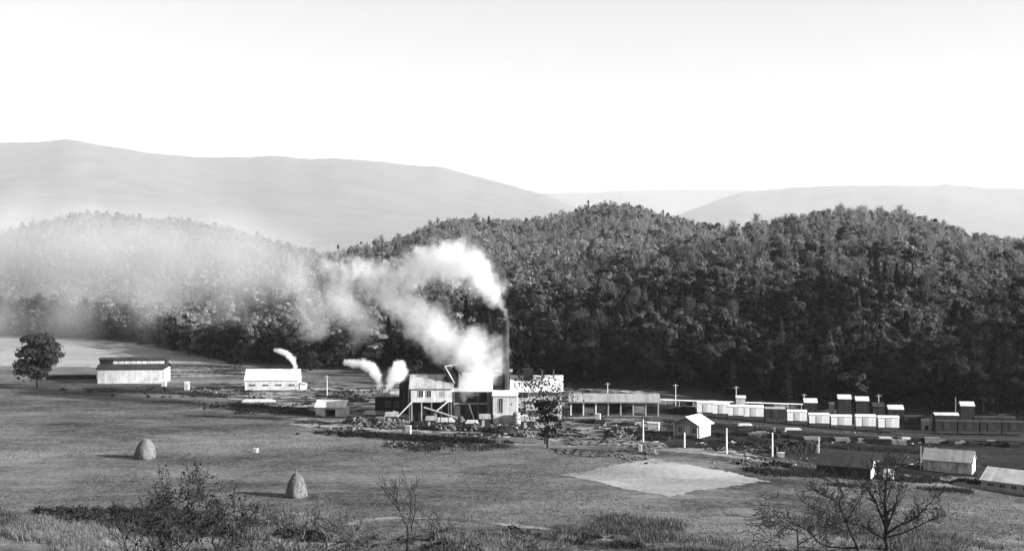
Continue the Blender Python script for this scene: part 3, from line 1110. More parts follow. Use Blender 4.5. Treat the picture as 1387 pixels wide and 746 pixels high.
for px0, px1, py, h, lab in ((522, 538, 574, 3.0, 'dark lean-to shed standing before the still house'), (577, 590, 578, 2.6, 'small dark lean-to shed among the scrap before the mill stilts'), (650, 664, 578, 3.2, 'dark lean-to shed in front of the right end of the furnace shed'), (706, 724, 580, 2.8, 'dark lean-to shed left of the tree in front of the factory')):
    g, k = site(px0, px1, py)
    w = (px1 - px0) * k
    t = thing('lean_to', lab, 'lean-to', g, R(px0 % 7 - 3))
    MB().prism([(0, 0), (2.6, 0), (2.6, h), (0, h * .72)], -w / 2, w / 2).build('wall', dark_board, t)
    MB().prism([(-.3, h * .72 - .02), (2.9, h + .06), (2.9, h + .18), (-.3, h * .72 + .1)], -w / 2 - .2, w / 2 + .2).build('roof', grey_roof, t)
    MB().box(-w * .3, -w * .05, -.06, -.003, .05, h * .6).build('door', grey_board, t)

# furnace shed with broad white roof
g, k = site(614, 666, 570)
t = thing('furnace_shed', 'dark open furnace shed under a broad white steaming roof', 'building', g, R(0))
w = 52 * k
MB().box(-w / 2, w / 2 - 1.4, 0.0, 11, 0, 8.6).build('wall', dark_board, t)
MB().box(-w / 2 - .1, w / 2 - 1.3, -.22, -.004, 4.9, 5.3).build('lintel', grey_board, t)
MB().prism([(-.7, 8.62), (6.5, 13.3), (12.5, 9.0), (12.5, 9.2), (6.5, 13.55), (-.7, 8.85)], -w / 2 - .4, w / 2 + .3).build('roof', white_roof, t)
MB().box(-w / 2 + .25, -w / 2 + 2.0, -.12, -.004, .1, 4.5).build('door', grey_board, t)
MB().box(-w / 2 + 3.4, -w / 2 + 5.4, -.1, -.003, 0.1, 4.4).build('furnace_mouth', steel_dark, t)
MB().bar((-w / 2 + 4.6, -.6, 5.0), (-w / 2 + 6.2, -.9, 0.3), .32, .3).build('chute', pole_white, t)
for x in (-w / 2 + .1, 1.5, w / 2 - 1.0):
    MB().box(x, x + .25, -.5, -.25, 0, 8.55).build('post', timber, t)

# boiler house below the chimney
g, k = site(657, 693, 566)
g.y += 5
t = thing('boiler_house', 'grey louvred boiler house at the foot of the chimney', 'building', g, 0)
w = 36 * k
MB().box(-w / 2, w / 2, 0, 8, 0, 13.0).build('wall', grey_board, t)
for i in range(5):
    MB().prism([(-.35, 9.2 + i * .75), (-.003, 9.55 + i * .75), (-.003, 9.65 + i * .75), (-.35, 9.3 + i * .75)], -w / 2 + .6, w / 2 - .6).build('louvre', pole_grey, t)
MB().box(-w / 2 - .3, w / 2 + .3, -.3, 8.3, 13.02, 13.35).build('roof', pale_roof, t)
MB().tube((-1.8, 3, 13.3), (-1.8, 3, 16.5), .4, .4, 12).build('flue', steel_dark, t)
MB().tube((1.2, 2.4, 13.3), (1.2, 2.4, 15.4), .32, .32, 12).build('flue', steel_dark, t)

# pump house, white gable
g, k = site(667, 701, 573)
t = thing('pump_house', 'white gabled pump house with one tall dark window right of the furnace shed', 'building', g, R(-3))
w = 33 * k
gable(t, w, 5, 7.9, 1.2, white_board, white_roof, 'x', .25)
window(t, -w / 2 + 2.3, 3.0, 1.1, 4.2)
MB().box(-w / 2 + .3, w / 2 + 3.0, -1.6, -.05, 0, 2.6).build('annexe', white_board, t)
MB().box(-w / 2 + 2.0, -w / 2 + 2.9, -1.68, -1.603, .1, 2.0).build('door', grey_board, t)

# chimney
g = W(685, 371, 560)
g.z = gzf(g.x, g.y)
t = thing('factory_chimney', 'tall sooty brick chimney rising above the boiler house', 'chimney', g, 0)
zt = W(685, 371, 433).z
MB().box(-1.5, 1.5, -1.5, 1.5, 0, 5).build('plinth', brick, t)
MB().lathe([(1.12, 5), (1.05, 12), (.98, 20), (.93, zt - 1.5), (1.06, zt - 1.4), (1.1, zt - .3), (1.0, zt), (.72, zt), (.7, zt - 2)], 20).build('stack', brick, t)
m_ = MB()
for i in range(5):
    m_.lathe([(1.14 - .03 * i, 8 + i * 4), (1.14 - .03 * i, 8.18 + i * 4)], 20)
m_.build('iron_band', steel_dark, t)
m_ = MB()
m_.bar((1.22, -.2, 4), (1.12, -.2, zt), .06).bar((1.22, .2, 4), (1.12, .2, zt), .06)
for i in range(40):
    z = 4.5 + i * (zt - 5) / 40
    m_.box(1.12, 1.2, -.2, .2, z, z + .05)
m_.build('ladder', steel_dark, t)

# white wing right of the chimney
g, k = site(692, 762, 570)
g.y += 4
t = thing('white_wing', 'broad white factory wing with dark openings behind the open crowned tree', 'building', g, R(-2))
w = 70 * k
gable(t, w, 13, 8.2, 4.0, pale_wall, white_roof, 'x', .4)
for x, z, ww, h in ((-w / 2 + 3.4, 8.9 - 2.6, 3.2, 1.9), (-w / 2 + 1.2, 4.2, 1.2, 1.2), (-w / 2 + 4.4, 4.4, 2.0, 1.0), (1.0, 4.2, 1.6, 1.6), (5.4, 4.2, 1.6, 1.6), (-w / 2 + 3.0, 1.4, 1.2, .9)):
    window(t, x, z, ww, h)

for x in (-w / 2 + 2.2, 1.5, 5.0):
    MB().tube((x, 5.2, 11.5), (x, 5.2, 14.2), .22, .22, 10).build('vent_pipe', steel_dark, t)
MB().box(-w / 2 + 3.6, -w / 2 + 6.4, 3.5, 6, 11.2, 14.6).build('roof_lantern', dark_board, t)
MB().bar((-w / 2 - .4, -.35, 7.2), (w / 2, -.35, 7.6), .22).build('steam_pipe', steel_dark, t)
MB().prism([(-2.6, 2.9), (-.02, 3.7), (-.02, 3.85), (-2.6, 3.05)], -w / 2 + 4.5, w / 2 - .5).build('porch_roof', grey_roof, t)
for i in range(5):
    x = -w / 2 + 4.8 + (w - 5.6) * i / 4
    MB().box(x - .1, x + .1, -2.5, -2.3, 0, 2.95).build('porch_post', timber, t)

# long open storage shed
g, k = site(772, 893, 563)
t = thing('storage_shed', 'long open storage shed with pale roof on white posts right of the factory', 'shed', g, R(-3))
w = 121 * k
MB().prism([(-.6, 4.15), (6, 5.9), (12.6, 4.15), (12.6, 4.33), (6, 6.1), (-.6, 4.33)], -w / 2 - .4, w / 2 + .4).build('roof', grey_roof, t)
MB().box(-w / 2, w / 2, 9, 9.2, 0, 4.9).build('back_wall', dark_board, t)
MB().box(-w / 2, w / 2, -.1, .2, 3.8, 4.12).build('beam', pole_white, t)
for i in range(8):
    x = -w / 2 + .3 + (w - .6) * i / 7
    MB().box(x - .2, x + .2, 0.25, .65, 0, 3.79).build('post', pole_white if i in (0, 1, 2) else pole_grey, t)
rs = random.Random(3)
for i in range(7):
    x = -w / 2 + 2 + (w - 4) * i / 6.0
    mm = lumber_pale if i in (1,) else (log_m if i % 3 == 2 else log_dark)
    g2 = t.matrix_basis @ Vector((x, 3.2, 0))
    q = thing('timber_stack', 'stack of timber under the long open storage shed', 'timber stack', g2, R(-3), 'timber stacks in the storage shed')
    m_ = MB()
    hh = rs.uniform(2.0, 3.5)
    n = int(hh / .32)
    for j in range(n):
        o = rs.uniform(-.12, .12)
        m_.box(-1.5 + o, 1.5 + o, rs.uniform(-.1, .1), 3, j * .32, j * .32 + .27)
    m_.build('boards', mm, q)

# white roofed hut
g, k = site(909, 953, 592)
t = thing('white_roofed_hut', 'small hut with a bright white roof, shade-dark left wall and white door by the road', 'hut', g, R(-36))
w, d = 7.2, 6.6
MB().prism([(-w / 2, 0), (w / 2, 0), (w / 2, 3.6), (0, 5.5), (-w / 2, 3.6)], 0, d, 'y').build('wall', grey_board, t)
MB().box(-w / 2 - .06, -w / 2 - .004, 0, d, 0, 3.55).build('shade_side', dark_board, t)  # dark skin added so the left side looks shaded
ov = .7
kk = 1.9 / (w / 2)
MB().prism([(-w / 2 - ov, 3.63 - kk * ov), (0, 5.53), (w / 2 + ov, 3.63 - kk * ov), (w / 2 + ov, 3.81 - kk * ov), (0, 5.73), (-w / 2 - ov, 3.81 - kk * ov)], -ov - .6, d + ov, 'y').build('roof', white_roof, t)
MB().box(-.75, .75, -.1, -.003, .1, 3.3).build('door', white_board, t)
for x in (-2.1, 2.1):
    window(t, x, 1.2, 1.1, 1.5)
for x in (-w / 2 + .1, w / 2 - .1):
    MB().box(x - .1, x + .1, -1.0, -.8, 0, 3.5).build('porch_post', pole_white, t)

# long pale shed with bright end, right; white roofed shed at the frame's edge; dark shed
def long_shed(name, label, pa, pb, py_a, py_b, depth, h, rise, wm, rm, endm=None):
    A, B = G(pa, py_a), G(pb, py_b)
    d = B - A
    L = d.length
    t = thing(name, label, 'shed', (A + B) / 2, math.atan2(d.y, d.x))
    gable(t, L, depth, h, rise, wm, rm, 'x', .35)
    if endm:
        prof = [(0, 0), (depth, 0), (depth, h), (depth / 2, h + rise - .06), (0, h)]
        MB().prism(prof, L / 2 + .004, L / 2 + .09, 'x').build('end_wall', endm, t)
    return t, L


t, L = long_shed('pale_long_shed', 'long low shed with pale boarded side and sunlit-white end wall', 1251, 1316, 636, 644, 6.5, 2.9, 2.2, pale_wall, grey_roof, white_boardy)  # end wall whiter than the side: sunlight from the right put into its colour
for i in range(6):
    MB().box(-L / 2 + .6 + i * (L - 1) / 6, -L / 2 + .72 + i * (L - 1) / 6, -.06, -.003, 0, 2.85).build('batten', pole_grey, t)
g2 = t.matrix_basis @ Vector((L / 2 + 2.2, 3, 0))
t, L = long_shed('white_roof_shed', 'long shed with bright white roof and small dark windows at the right edge', 1329, 1470, 661, 682, 9, 2.3, 2.2, grey_board, white_roof)
for i in range(8):
    window(t, -L / 2 + 2.2 + i * 2.6, 1.0, 1.2, .75, 0, grey_board)
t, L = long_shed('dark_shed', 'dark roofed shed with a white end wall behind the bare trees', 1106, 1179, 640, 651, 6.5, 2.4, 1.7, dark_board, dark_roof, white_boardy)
g, k = site(1201, 1211, 651)
t = thing('outhouse', 'small white outhouse seen between the limbs of the bare trees', 'outhouse', g, R(10))
gable(t, 1.8, 1.8, 2.0, .5, white_board, pale_roof, 'x', .15, .08)
MB().box(-.35, .35, -.06, -.003, .05, 1.7).build('door', grey_board, t)

# ------------------------------------------------------------------ rail yard
RA, RB = G(950, 566), G(1222, 588)
rd = (RB - RA)
rd.z = 0
yaw_r = math.atan2(rd.y, rd.x)
rd.normalize()


def along(p, dist, off=0.0):
    q = p + rd * dist + Vector((-rd.y, rd.x, 0)) * off
    q.z = gzf(q.x, q.y)
    return q


TL = (RB - RA).length
bpy.context.view_layer.update()
tracks = []
for off, lab, a0, a1 in ((0, 'railway track under the row of pale wagons', -45, TL + 75), (13, 'second railway track behind the pale wagons', -45, TL + 75), (-7.5, 'empty railway track in front of the pale wagons', -30, TL + 70)):
    p0, p1 = along(RA, a0, off), along(RA, a1, off)
    t = thing('railway_track', lab, 'railway track', p0, yaw_r)
    bpy.context.view_layer.update()
    mw = Matrix.Translation(p0) @ Matrix.Rotation(yaw_r, 4, 'Z')
    L = (p1 - p0).length

    def strip(y0, y1, z0, z1, m, nm):
        n = int(L / 3)
        vs, fs = [], []
        for i in range(n + 1):
            x = L * i / n
            wp = mw @ Vector((x, 0, 0))
            dz = gzf(wp.x, wp.y) - p0.z
            vs += [(x, y, z + dz) for y, z in ((y0, z0), (y1, z0), (y1, z1), (y0, z1))]
            if i:
                o = (i - 1) * 4
                fs += [(o + k_, o + 4 + k_, o + 4 + (k_ + 1) % 4, o + (k_ + 1) % 4) for k_ in range(4)]
        fs += [(0, 1, 2, 3), (4 * n + 3, 4 * n + 2, 4 * n + 1, 4 * n)]
        return MB().add(vs, fs).build(nm, m, t)
    strip(-1.7, 1.7, -.1, .22, ballast, 'ballast')
    strip(-.77, -.67, .36, .5, rail_steel, 'rail')
    strip(.67, .77, .36, .5, rail_steel, 'rail')
    sl = MB()
    for i in range(int(L / 1.1)):
        x = .3 + i * 1.1
        wp = mw @ Vector((x, 0, 0))
        dz = gzf(wp.x, wp.y) - p0.z
        sl.box(x - .13, x + .13, -1.25, 1.25, .222 + dz, .355 + dz)
    sl.build('sleepers', log_dark, t)

# wagon: pale boarded body, roof, underframe, wheels
WL = 5.75


def wagon(label, body_m, roof_m, name='goods_wagon', hh=2.75):
    t = thing(name, label, 'wagon', (0, 0, 0), 0, 'wagons standing in the rail yard')
    zb = 1.95
    MB().box(-WL / 2, WL / 2, -1.35, 1.35, zb, zb + hh).build('body', body_m, t)
    rp = [(-1.5, zb + hh + .01), (-1.45, zb + hh + .12), (-.7, zb + hh + .42), (0, zb + hh + .5), (.7, zb + hh + .42), (1.45, zb + hh + .12), (1.5, zb + hh + .01)]
    MB().prism(rp, -WL / 2 - .05, WL / 2 + .05).build('roof', roof_m, t)
    MB().box(-.85, .85, -1.42, -1.353, zb + .1, zb + hh - .2).build('door', white_board if body_m is wagon_white else dark_roof, t)
    MB().box(-WL / 2 + .05, WL / 2 - .05, -1.25, 1.25, .95, zb - .01).box(-WL / 2 - .35, -WL / 2 + .049, -.15, .15, .98, 1.3).box(WL / 2 - .049, WL / 2 + .35, -.15, .15, .98, 1.3).build('underframe', steel_dark, t)
    for sx in (-1, 1):
        MB().bar((sx * (WL / 2 + .03), -1.2, zb), (sx * (WL / 2 + .03), 1.2, zb + hh), .05, .14).build('end_brace', steel_dark, t)
    for x in (-WL / 2 + 1.0, WL / 2 - 1.0):
        for y in (-.72, .72):
            MB().tube((x, y - .07, .93), (x, y + .07, .93), .43, .43, 14).build('wheel', steel_dark, t)
    return t


def place(o, p, yaw):
    o.location = p
    o.rotation_euler = (0, 0, yaw)


pale_w = wagon('x', wagon_white, wagon_white)
grey_w = wagon('x', dark_board, pale_roof)
pos_px = [(956, 0), (977, 0), (998, 0), (1021, 0), (1050, 1), (1080, 0), (1110, 0), (1140, 0), (1173, 0), (1204, 0)]
first = {0: True, 1: True}
labels = ['farthest pale wagon, half hidden behind the white roofed hut', 'second farthest pale wagon of the row in the rail yard', 'pale wagon standing in front of the small white signal hut',
          'pale wagon just left of the dark wagon in the pale row', 'dark sided wagon standing within the row of pale wagons', 'pale wagon just right of the dark sided wagon',
          'pale wagon with the white low roofed shed behind its left end', 'pale wagon with the first dark tower shed behind it', 'pale wagon second from the near end of the row', 'nearest pale wagon at the right end of the row']
nrm2 = Vector((-rd.y, rd.x, 0))
for (px, kd), lab in zip(pos_px, labels):
    # where the line of sight at px crosses the track
    ux = (px - CX) / FPX
    s = (RA.x - ux * RA.y) / (ux * rd.y - rd.x)
    p = along(RA, s)
    src = (pale_w, grey_w)[kd]
    o = src if first[kd] else copy_tree(src)
    first[kd] = False
    place(o, p, yaw_r)
    o['label'] = lab
    o.scale = (1.03 * (1.0 if px > 1010 else .85) * random.uniform(.97, 1.02), 1, random.uniform(.9, 1.06))

dark_w = wagon('x', dark_board, dark_roof)
first_d = True
for off, px, lab in ((0, 1282, 'dark wagon just right of the small light grey cabin'), (0, 1312, 'dark wagon below the lone tall dark shed'), (0, 1342, 'dark wagon second from the right edge of the frame on the near track'), (0, 1372, 'dark wagon at the right edge of the frame on the near track'),
                     (13, 1238, 'dark wagon on the far track behind the nearest pale wagon'), (13, 1334, 'dark wagon on the far track right of the lone tall shed'), (13, 1362, 'dark wagon on the far track at the right edge')):
    ux = (px - CX) / FPX
    P0 = RA + nrm2 * off
    s = (P0.x - ux * P0.y) / (ux * rd.y - rd.x)
    o = dark_w if first_d else copy_tree(dark_w)
    first_d = False
    place(o, along(RA, s, off), yaw_r)
    o['label'] = lab
    o.scale = (1.05, 1, .82 if off else .9)
# dark tower sheds with white roofs on the far side
def tower_shed(label, px0, px1, py_top, py_foot, rm, wm=dark_board, roof_px=6, D=None, name='tower_shed', dd=3.4):
    g, k = site(px0, px1, py_foot)
    w = (px1 - px0) * k
    H = W((px0 + px1) / 2, g.y, py_top).z - g.z
    t = thing(name, label, 'shed', g, R(-6))
    rise = roof_px * k * .75
    gable(t, w * .94, dd, H - rise, rise, wm, rm, 'x', .2, .12)
    MB().box(-w * .2, w * .2, -.06, -.003, .1, min(2.2, H * .5)).build('door', steel_dark if wm is dark_board else glass_dark, t)
    return t


tower_shed('first tall dark shed with white roof behind the pale wagons', 1135, 1153, 535.5, 571, white_roof)
tower_shed('second tall dark shed with white roof, beside the first behind the wagons', 1159, 1177, 538, 572, white_roof)
tower_shed('dark shed with dark roof right of the two white roofed tower sheds', 1182, 1198, 546, 573, dark_roof)
tower_shed('low shed with long white roof behind the nearest pale wagon', 1203, 1224, 549.5, 573, white_roof)
tower_shed('low shed with white roof and tall pole behind the middle wagons', 1089, 1107, 540.5, 567, white_roof)
tower_shed('tall dark shed with white roof standing alone at the far right', 1301, 1320, 545, 578, white_roof)
tower_shed('wide low dark shed with narrow white roof left of the lone tall shed', 1266, 1299, 560, 584, white_roof, roof_px=3)
tower_shed('small white signal hut with dark door above the pale wagons', 997, 1010, 536.5, 557, white_roof, white_board, 3, name='signal_hut', dd=2.4)
tower_shed('tiny white cabin between low shed and first tower shed', 1124, 1130, 545.5, 568, white_roof, white_board, 2, name='signal_hut', dd=1.5)
tower_shed('small light grey cabin near the right end of the wagon row', 1249, 1261, 568, 583, pale_roof, grey_board, 3, name='signal_hut', dd=2.2)

# long pipe line on posts behind the wagons
A, B = G(880, 553), G(1105, 561)
d = B - A
t = thing('pipe_line', 'long thin white pipe line on short posts behind the wagons', 'pipeline', A, math.atan2(d.y, d.x))
L = math.hypot(d.x, d.y)
dzt = gzf(B.x, B.y) - A.z
MB().tube((0, 0, 2.9), (L, 0, 3.2 + dzt), .17, .17, 8).build('pipe', pole_white, t)
for i in range(13):
    x = .5 + (L - 1) * i / 12
    q = A + d * (x / L)
    MB().bar((x, 0, gzf(q.x, q.y) - A.z - .1), (x, 0, 2.72 + (.3 + dzt) * x / L), .16).build('post', pole_grey, t)


# poles
def pole(label, px, py_top, py_foot, m, r=.13, arm=False, group=None, name='telegraph_pole'):
    g = G(px, py_foot)
    H = W(px, g.y, py_top).z - g.z
    t = thing(name, label, 'pole', g, R(10), group)
    MB().tube((0, 0, -.3), (0, 0, H), r * 1.15, r * .8, 10).build('post', m, t)
    if arm:
        MB().box(-.9, .9, -.06 - r, -r * .6, H - .55, H - .4).build('crossarm', timber, t)
        for x in (-.75, -.3, .3, .75):
            MB().tube((x, -r, H - .4), (x, -r, H - .22), .05, .04, 6).build('insulator', pole_white, t)
    else:
        MB().tube((0, 0, H), (0, 0, H + .12), r * 1.0, r * .3, 10).build('cap', m, t)
    return t


for lab, px, a_, b_ in (('stout white post left of the white roofed hut', 871, 568, 599), ('white post directly before the white roofed hut', 927, 586, 606), ('tall white post right of the white roofed hut', 984, 580, 614),
                        ('white post at the left end of the dark log pile', 1046, 586, 618), ('thin white post at the right end of the dark log pile', 1109, 592, 613)):
    pole(lab, px, a_, b_, pole_white, .22 if px != 1109 else .14, name='white_post')
for lab, px, a_, b_ in (('thin telegraph pole behind the open storage shed', 823, 518, 543), ('thin telegraph pole behind the left end of the pipe line', 915, 520, 549), ('thin telegraph pole beside the white signal hut', 997, 523, 552),
                        ('thin pole at the left end of the low white roofed shed', 1089, 533, 560), ('thin pole above the dark shed right of the tower sheds', 1190, 534, 566), ('thin pole left of the lone tall dark shed', 1294, 538, 572),
                        ('thin pole between vented shed and bare ground', 443, 508, 536), ('thin pole left of the long pale shed', 1247, 604, 636)):
    pole(lab, px, a_, b_, pole_grey if px > 1200 else pole_white, .13, arm=px < 1200)
# short field-side posts and boxes
for lab, px, py, w_, h_ in (('small white tool box standing beside the dirt road before the mill', 552, 588, 1.5, 2.2), ('small white box standing alone in the open field', 345, 613, 1.1, .9), ('white box at the foot of the open shed posts', 809, 570, 1.6, 2.0),
                            ('pale crate beside the white roofed hut', 885, 583, 3.0, 2.0), ('white box at the left end of the dark log pile', 1058, 619, 1.6, 1.0), ('small white bin in front of the stout white post', 867, 612, .8, 1.7)):
    g, k = site(px - 4, px + 4, py)
    t = thing('box', lab, 'box', g, R(-12))
    MB().box(-w_ / 2, w_ / 2, 0, w_ * .8, 0, h_).build('body', white_board if 'crate' not in lab else lumber_pale, t)
    MB().box(-w_ / 2 - .08, w_ / 2 + .08, -.08, w_ * .8 + .08, h_ + .003, h_ + .1).build('lid', white_roof, t)


# log piles and lumber
def logpile(label, px0, px1, py, h, m, depth=2.4, seed=0, name='log_pile'):
    r = random.Random(seed)
    A, B = G(px0, py), G(px1, py)
    L = (B - A).length
    t = thing(name, label, 'log pile', (A + B) / 2, math.atan2(B.y - A.y, B.x - A.x) + r.uniform(-.05, .05))
    rad = .24
    m_ = MB()
    cols = int(L / (2 * rad))
    for c in range(cols):
        x = -L / 2 + rad + c * 2 * rad
        hh = h * (0.55 + 0.45 * math.sin(math.pi * (c + .5) / cols) ** .4) * r.uniform(.72, 1.08)
        for j in range(max(1, int(hh / (2 * rad * .9)))):
            q = rad * r.uniform(.75, 1.05)
            y0, y1 = r.uniform(-.25, .25), depth + r.uniform(-.3, .3)
            z = rad + j * 2 * rad * .9
            xx = x + (rad if j % 2 else 0) + r.uniform(-.05, .05)
            m_.tube((xx, y0, z), (xx, y1, z + r.uniform(-.08, .08)), q, q * .92, 6)
    m_.build('logs', m, t, False)
    MB().bar((-L / 2 - .2, .2, h * .3), (-L / 2 - .15, .2, h * .8), .14).bar((-L / 2 - .2, .2, 0), (-L / 2 - .2, .2, h * .5), .14).bar((L / 2 + .35, .2, 0), (L / 2 + .35, .2, h * .7), .14).build('stakes', timber, t)
    return t


lp = [('long dark log pile with rounded top between two white posts', 1054, 1106, 616, 3.2, log_dark), ('dark log pile left of the small white shed with open doorway', 368, 418, 556, 1.3, log_dark),
      ('dark log pile in front of the still house', 462, 512, 574, 2.0, log_dark), ('long dark log pile below the stilted mill', 566, 640, 582, 1.8, log_dark), ('dark log pile before the pump house', 645, 700, 585, 1.7, log_dark),
      ('dark log pile behind the small white shed', 440, 500, 545, 1.8, log_dark), ('mid grey log pile at the left end of the mill', 516, 556, 577, 1.8, log_m), ('grey log pile under the open crowned tree', 700, 728, 590, 1.3, log_m),
      ('dark log pile in front of the storage shed', 818, 858, 586, 1.6, log_dark), ('dark log pile beyond the long white shed outhouse', 262, 300, 528, 1.4, log_dark), ('low dark log pile below the outhouse and vented shed', 228, 290, 534, .9, log_dark),
      ('low grey log pile along the road edge by the pale plot', 1030, 1075, 632, 1.0, log_dark), ('dark wood pile left of the white roofed hut', 862, 905, 597, 1.8, log_dark)]
for i, (lab, a_, b_, py, h, m) in enumerate(lp):
    logpile(lab, a_, b_, py, h, m, 2.6, 40 + i)


def lumber(label, px0, px1, py, h, m, seed):
    r = random.Random(seed)
    g, k = site(px0, px1, py)
    w = (px1 - px0) * k
    t = thing('lumber_stack', label, 'lumber stack', g, R(r.uniform(-8, 8)))
    m_ = MB()
    n = max(2, int(h / .16))
    for j in range(n):
        o = r.uniform(-.15, .15)
        ww = w / 2 * (1 - .25 * j / n)
        m_.box(-ww + o, ww + o, 0 + .05 * j, 2.2 - .05 * j, .16 * j + .15, .16 * j + .285)
    m_.build('boards', m, t)
    MB().box(-w / 2 + .3, -w / 2 + .5, .1, 2.1, 0, .145).box(w / 2 - .5, w / 2 - .3, .1, 2.1, 0, .145).build('bearers', timber, t)


for i, (lab, a_, b_, py, h, m) in enumerate([('pale lumber stack before the still house', 492, 508, 562, 1.1, lumber_pale), ('long low pale lumber stack below the mill chutes', 578, 616, 572, 1.2, lumber_pale),
                                           ('low pale lumber stack right of the small white shed', 474, 492, 570, .7, lumber_pale), ('small pale lumber stack left of the mill stilts', 508, 522, 569, .7, lumber_pale),
                                           ('pale lumber stack at the furnace shed door', 630, 648, 574, .8, lumber_pale), ('pale lumber stack lying before the wagon row', 1063, 1086, 583, .6, lumber_pale),
                                           ('pale lumber stack right of the lone cabin foot', 1222, 1236, 596, .5, lumber_pale), ('untidy pale lumber stack below the nearest wagon', 1190, 1210, 599, 1.3, lumber_pale),
                                           ('low grey lumber stack between shed with vents and dirt road', 326, 372, 545, .8, lumber_pale), ('pale lumber stack lying behind the white posts', 1000, 1020, 577, .5, lumber_pale)]):
    lumber(lab, a_, b_, py, h, m, 60 + i)

rs = random.Random(8)
row = 0
for (x0, y0, x1, y1, n, hlo, hhi) in ((880, 561, 962, 565, 12, 1.6, 3.2), (786, 572, 862, 577, 8, .5, 1.3), (960, 588, 1230, 604, 20, .7, 1.8), (1240, 598, 1384, 606, 10, .7, 2.0), (900, 548, 1080, 553, 12, .8, 2.0)):
    for i in range(n):
        f = (i + .5 + rs.uniform(-.3, .3)) / n
        g = G(x0 + (x1 - x0) * f, y0 + (y1 - y0) * f + rs.uniform(-1, 1))
        m = rs.choice([log_dark, log_dark, log_dark, log_m, lumber_pale if row == 1 else log_m])
        shade = {log_dark: 'dark', log_m: 'grey', lumber_pale: 'pale'}[m]
        where = ('between the storage shed and the white roofed hut', 'in front of the open storage shed', 'between the wagon row and the white posts', 'in the dark yard right of the wagon row', 'at the foot of the wood behind the pipe line')[row]
        t = thing('timber_stack', f'low {shade} stack of timber {where}', 'timber stack', g, yaw_r + rs.uniform(-.12, .12), f'{shade} timber stacks {where}')
        w, h, d = rs.uniform(2.2, 4.6), rs.uniform(hlo, hhi), rs.uniform(1.4, 2.6)
        m_ = MB()
        for j in range(max(2, int(h / .26))):
            o = rs.uniform(-.2, .2)
            m_.box(-w / 2 + o, w / 2 + o, rs.uniform(-.12, .12), d, .14 + j * .26, .14 + j * .26 + .21)
        m_.build('boards', m, t)
        MB().box(-w / 2 + .3, -w / 2 + .5, .14, d - .1, 0, .138).box(w / 2 - .5, w / 2 - .3, .14, d - .1, 0, .138).build('bearers', timber, t)
    row += 1

# haystacks
for lab, px, py, hpx in (('farther haystack with a pole tip in the open field', 197, 620, 27), ('nearer and taller haystack in the open field', 402, 672, 33)):
    g, k = site(px - 14, px + 14, py)
    H = hpx * k
    Rr = 14.2 * k
    t = thing('haystack', lab, 'haystack', g, random.uniform(0, 3), 'haystacks in the field')
    prof = [(Rr * .98, -.1), (Rr * 1.0, .1 * H), (Rr * .95, .28 * H), (Rr * .85, .48 * H), (Rr * .70, .66 * H), (Rr * .50, .81 * H), (Rr * .3, .92 * H), (.1, .985 * H)]
    me = MB().lathe(prof, 34, .07).mesh('hay')
    for v in me.vertices:
        an = math.atan2(v.co.y, v.co.x)
        q = 1 + .05 * math.sin(3 * an + px) + .04 * math.sin(5 * an + v.co.z * 1.7) + .03 * math.sin(v.co.z * 4 + an)
        v.co.x = v.co.x * q + .035 * v.co.z
        v.co.y *= q
    me.polygons.foreach_set('use_smooth', np.ones(len(me.polygons), bool))
    link('hay', me, hay, t)
    r_ = np.random.default_rng(int(px))
    n = 900
    zz = r_.uniform(.02, .95, n) * H
    rad = np.interp(zz, [z for _, z in prof], [q for q, _ in prof])
    an = r_.uniform(0, 6.283, n)
    C = np.stack([rad * np.cos(an), rad * np.sin(an), zz], 1)
    v, f = leaf_quads(C, np.stack([np.cos(an), np.sin(an), .5 + 0 * an], 1) + r_.normal(size=(n, 3)) * .3, .21, r_, .3)
    link('loose_straw', quads_mesh('loose_straw', v, f), hay, t)
    MB().tube((0, 0, .8 * H), (.05, .03, H * 1.1), .06, .04, 6).build('stack_pole', timber, t)

# ------------------------------------------------------------------ foreground trees
def bare_tree(label, px, py_ref, D, py_top, seed, bk=bark, levels=4, spread=.5, tr=.24, first=.3, kids=(2, 3), up=.2, leaves=0, lm=None, ratio=.7, name='bare_tree', lsize=.2, yaw=0.0, twig=.02, rdec=.7, lead=.45):
    x = XU(px, D)
    g = Vector((x, D, gzf(x, D)))
    H = W(px, D, py_top).z - g.z
    sg = skeleton(H, seed, levels, spread, tr, first, kids, up, ratio, twig, rdec, lead)
    top = max(s[1].z for s in sg)
    f = H / top
    sg = [(a * f, b * f, r0, r1, l) for a, b, r0, r1, l in sg]
    t = thing(name, label, 'tree', g, yaw)
    if levels <= 2:
        link('trunk', segs_mesh('trunk', sg), bk, t)
        return t
    link('trunk', segs_mesh('trunk', [s for s in sg if s[4] < 1]), bk, t)
    link('branches', segs_mesh('branches', [s for s in sg if s[4] >= 1] + [(a, b, r0 * .6, r1 * .6, 1) for a, b, r0, r1, l in sg if l == 0], 4), bk, t)
    if leaves:
        r = np.random.default_rng(seed)
        tw = [s for s in sg if s[4] >= 2]
        pick = r.integers(0, len(tw), leaves)
        C = np.array([tuple(tw[i][0].lerp(tw[i][1], r.random())) for i in pick]) + r.normal(size=(leaves, 3)) * .35
        v, fq = leaf_quads(C, r.normal(size=(leaves, 3)) + np.array([0, 0, .6]), lsize, r)
        link('crown', quads_mesh('crown', v, fq), lm or leaf_dark, t)
    return t



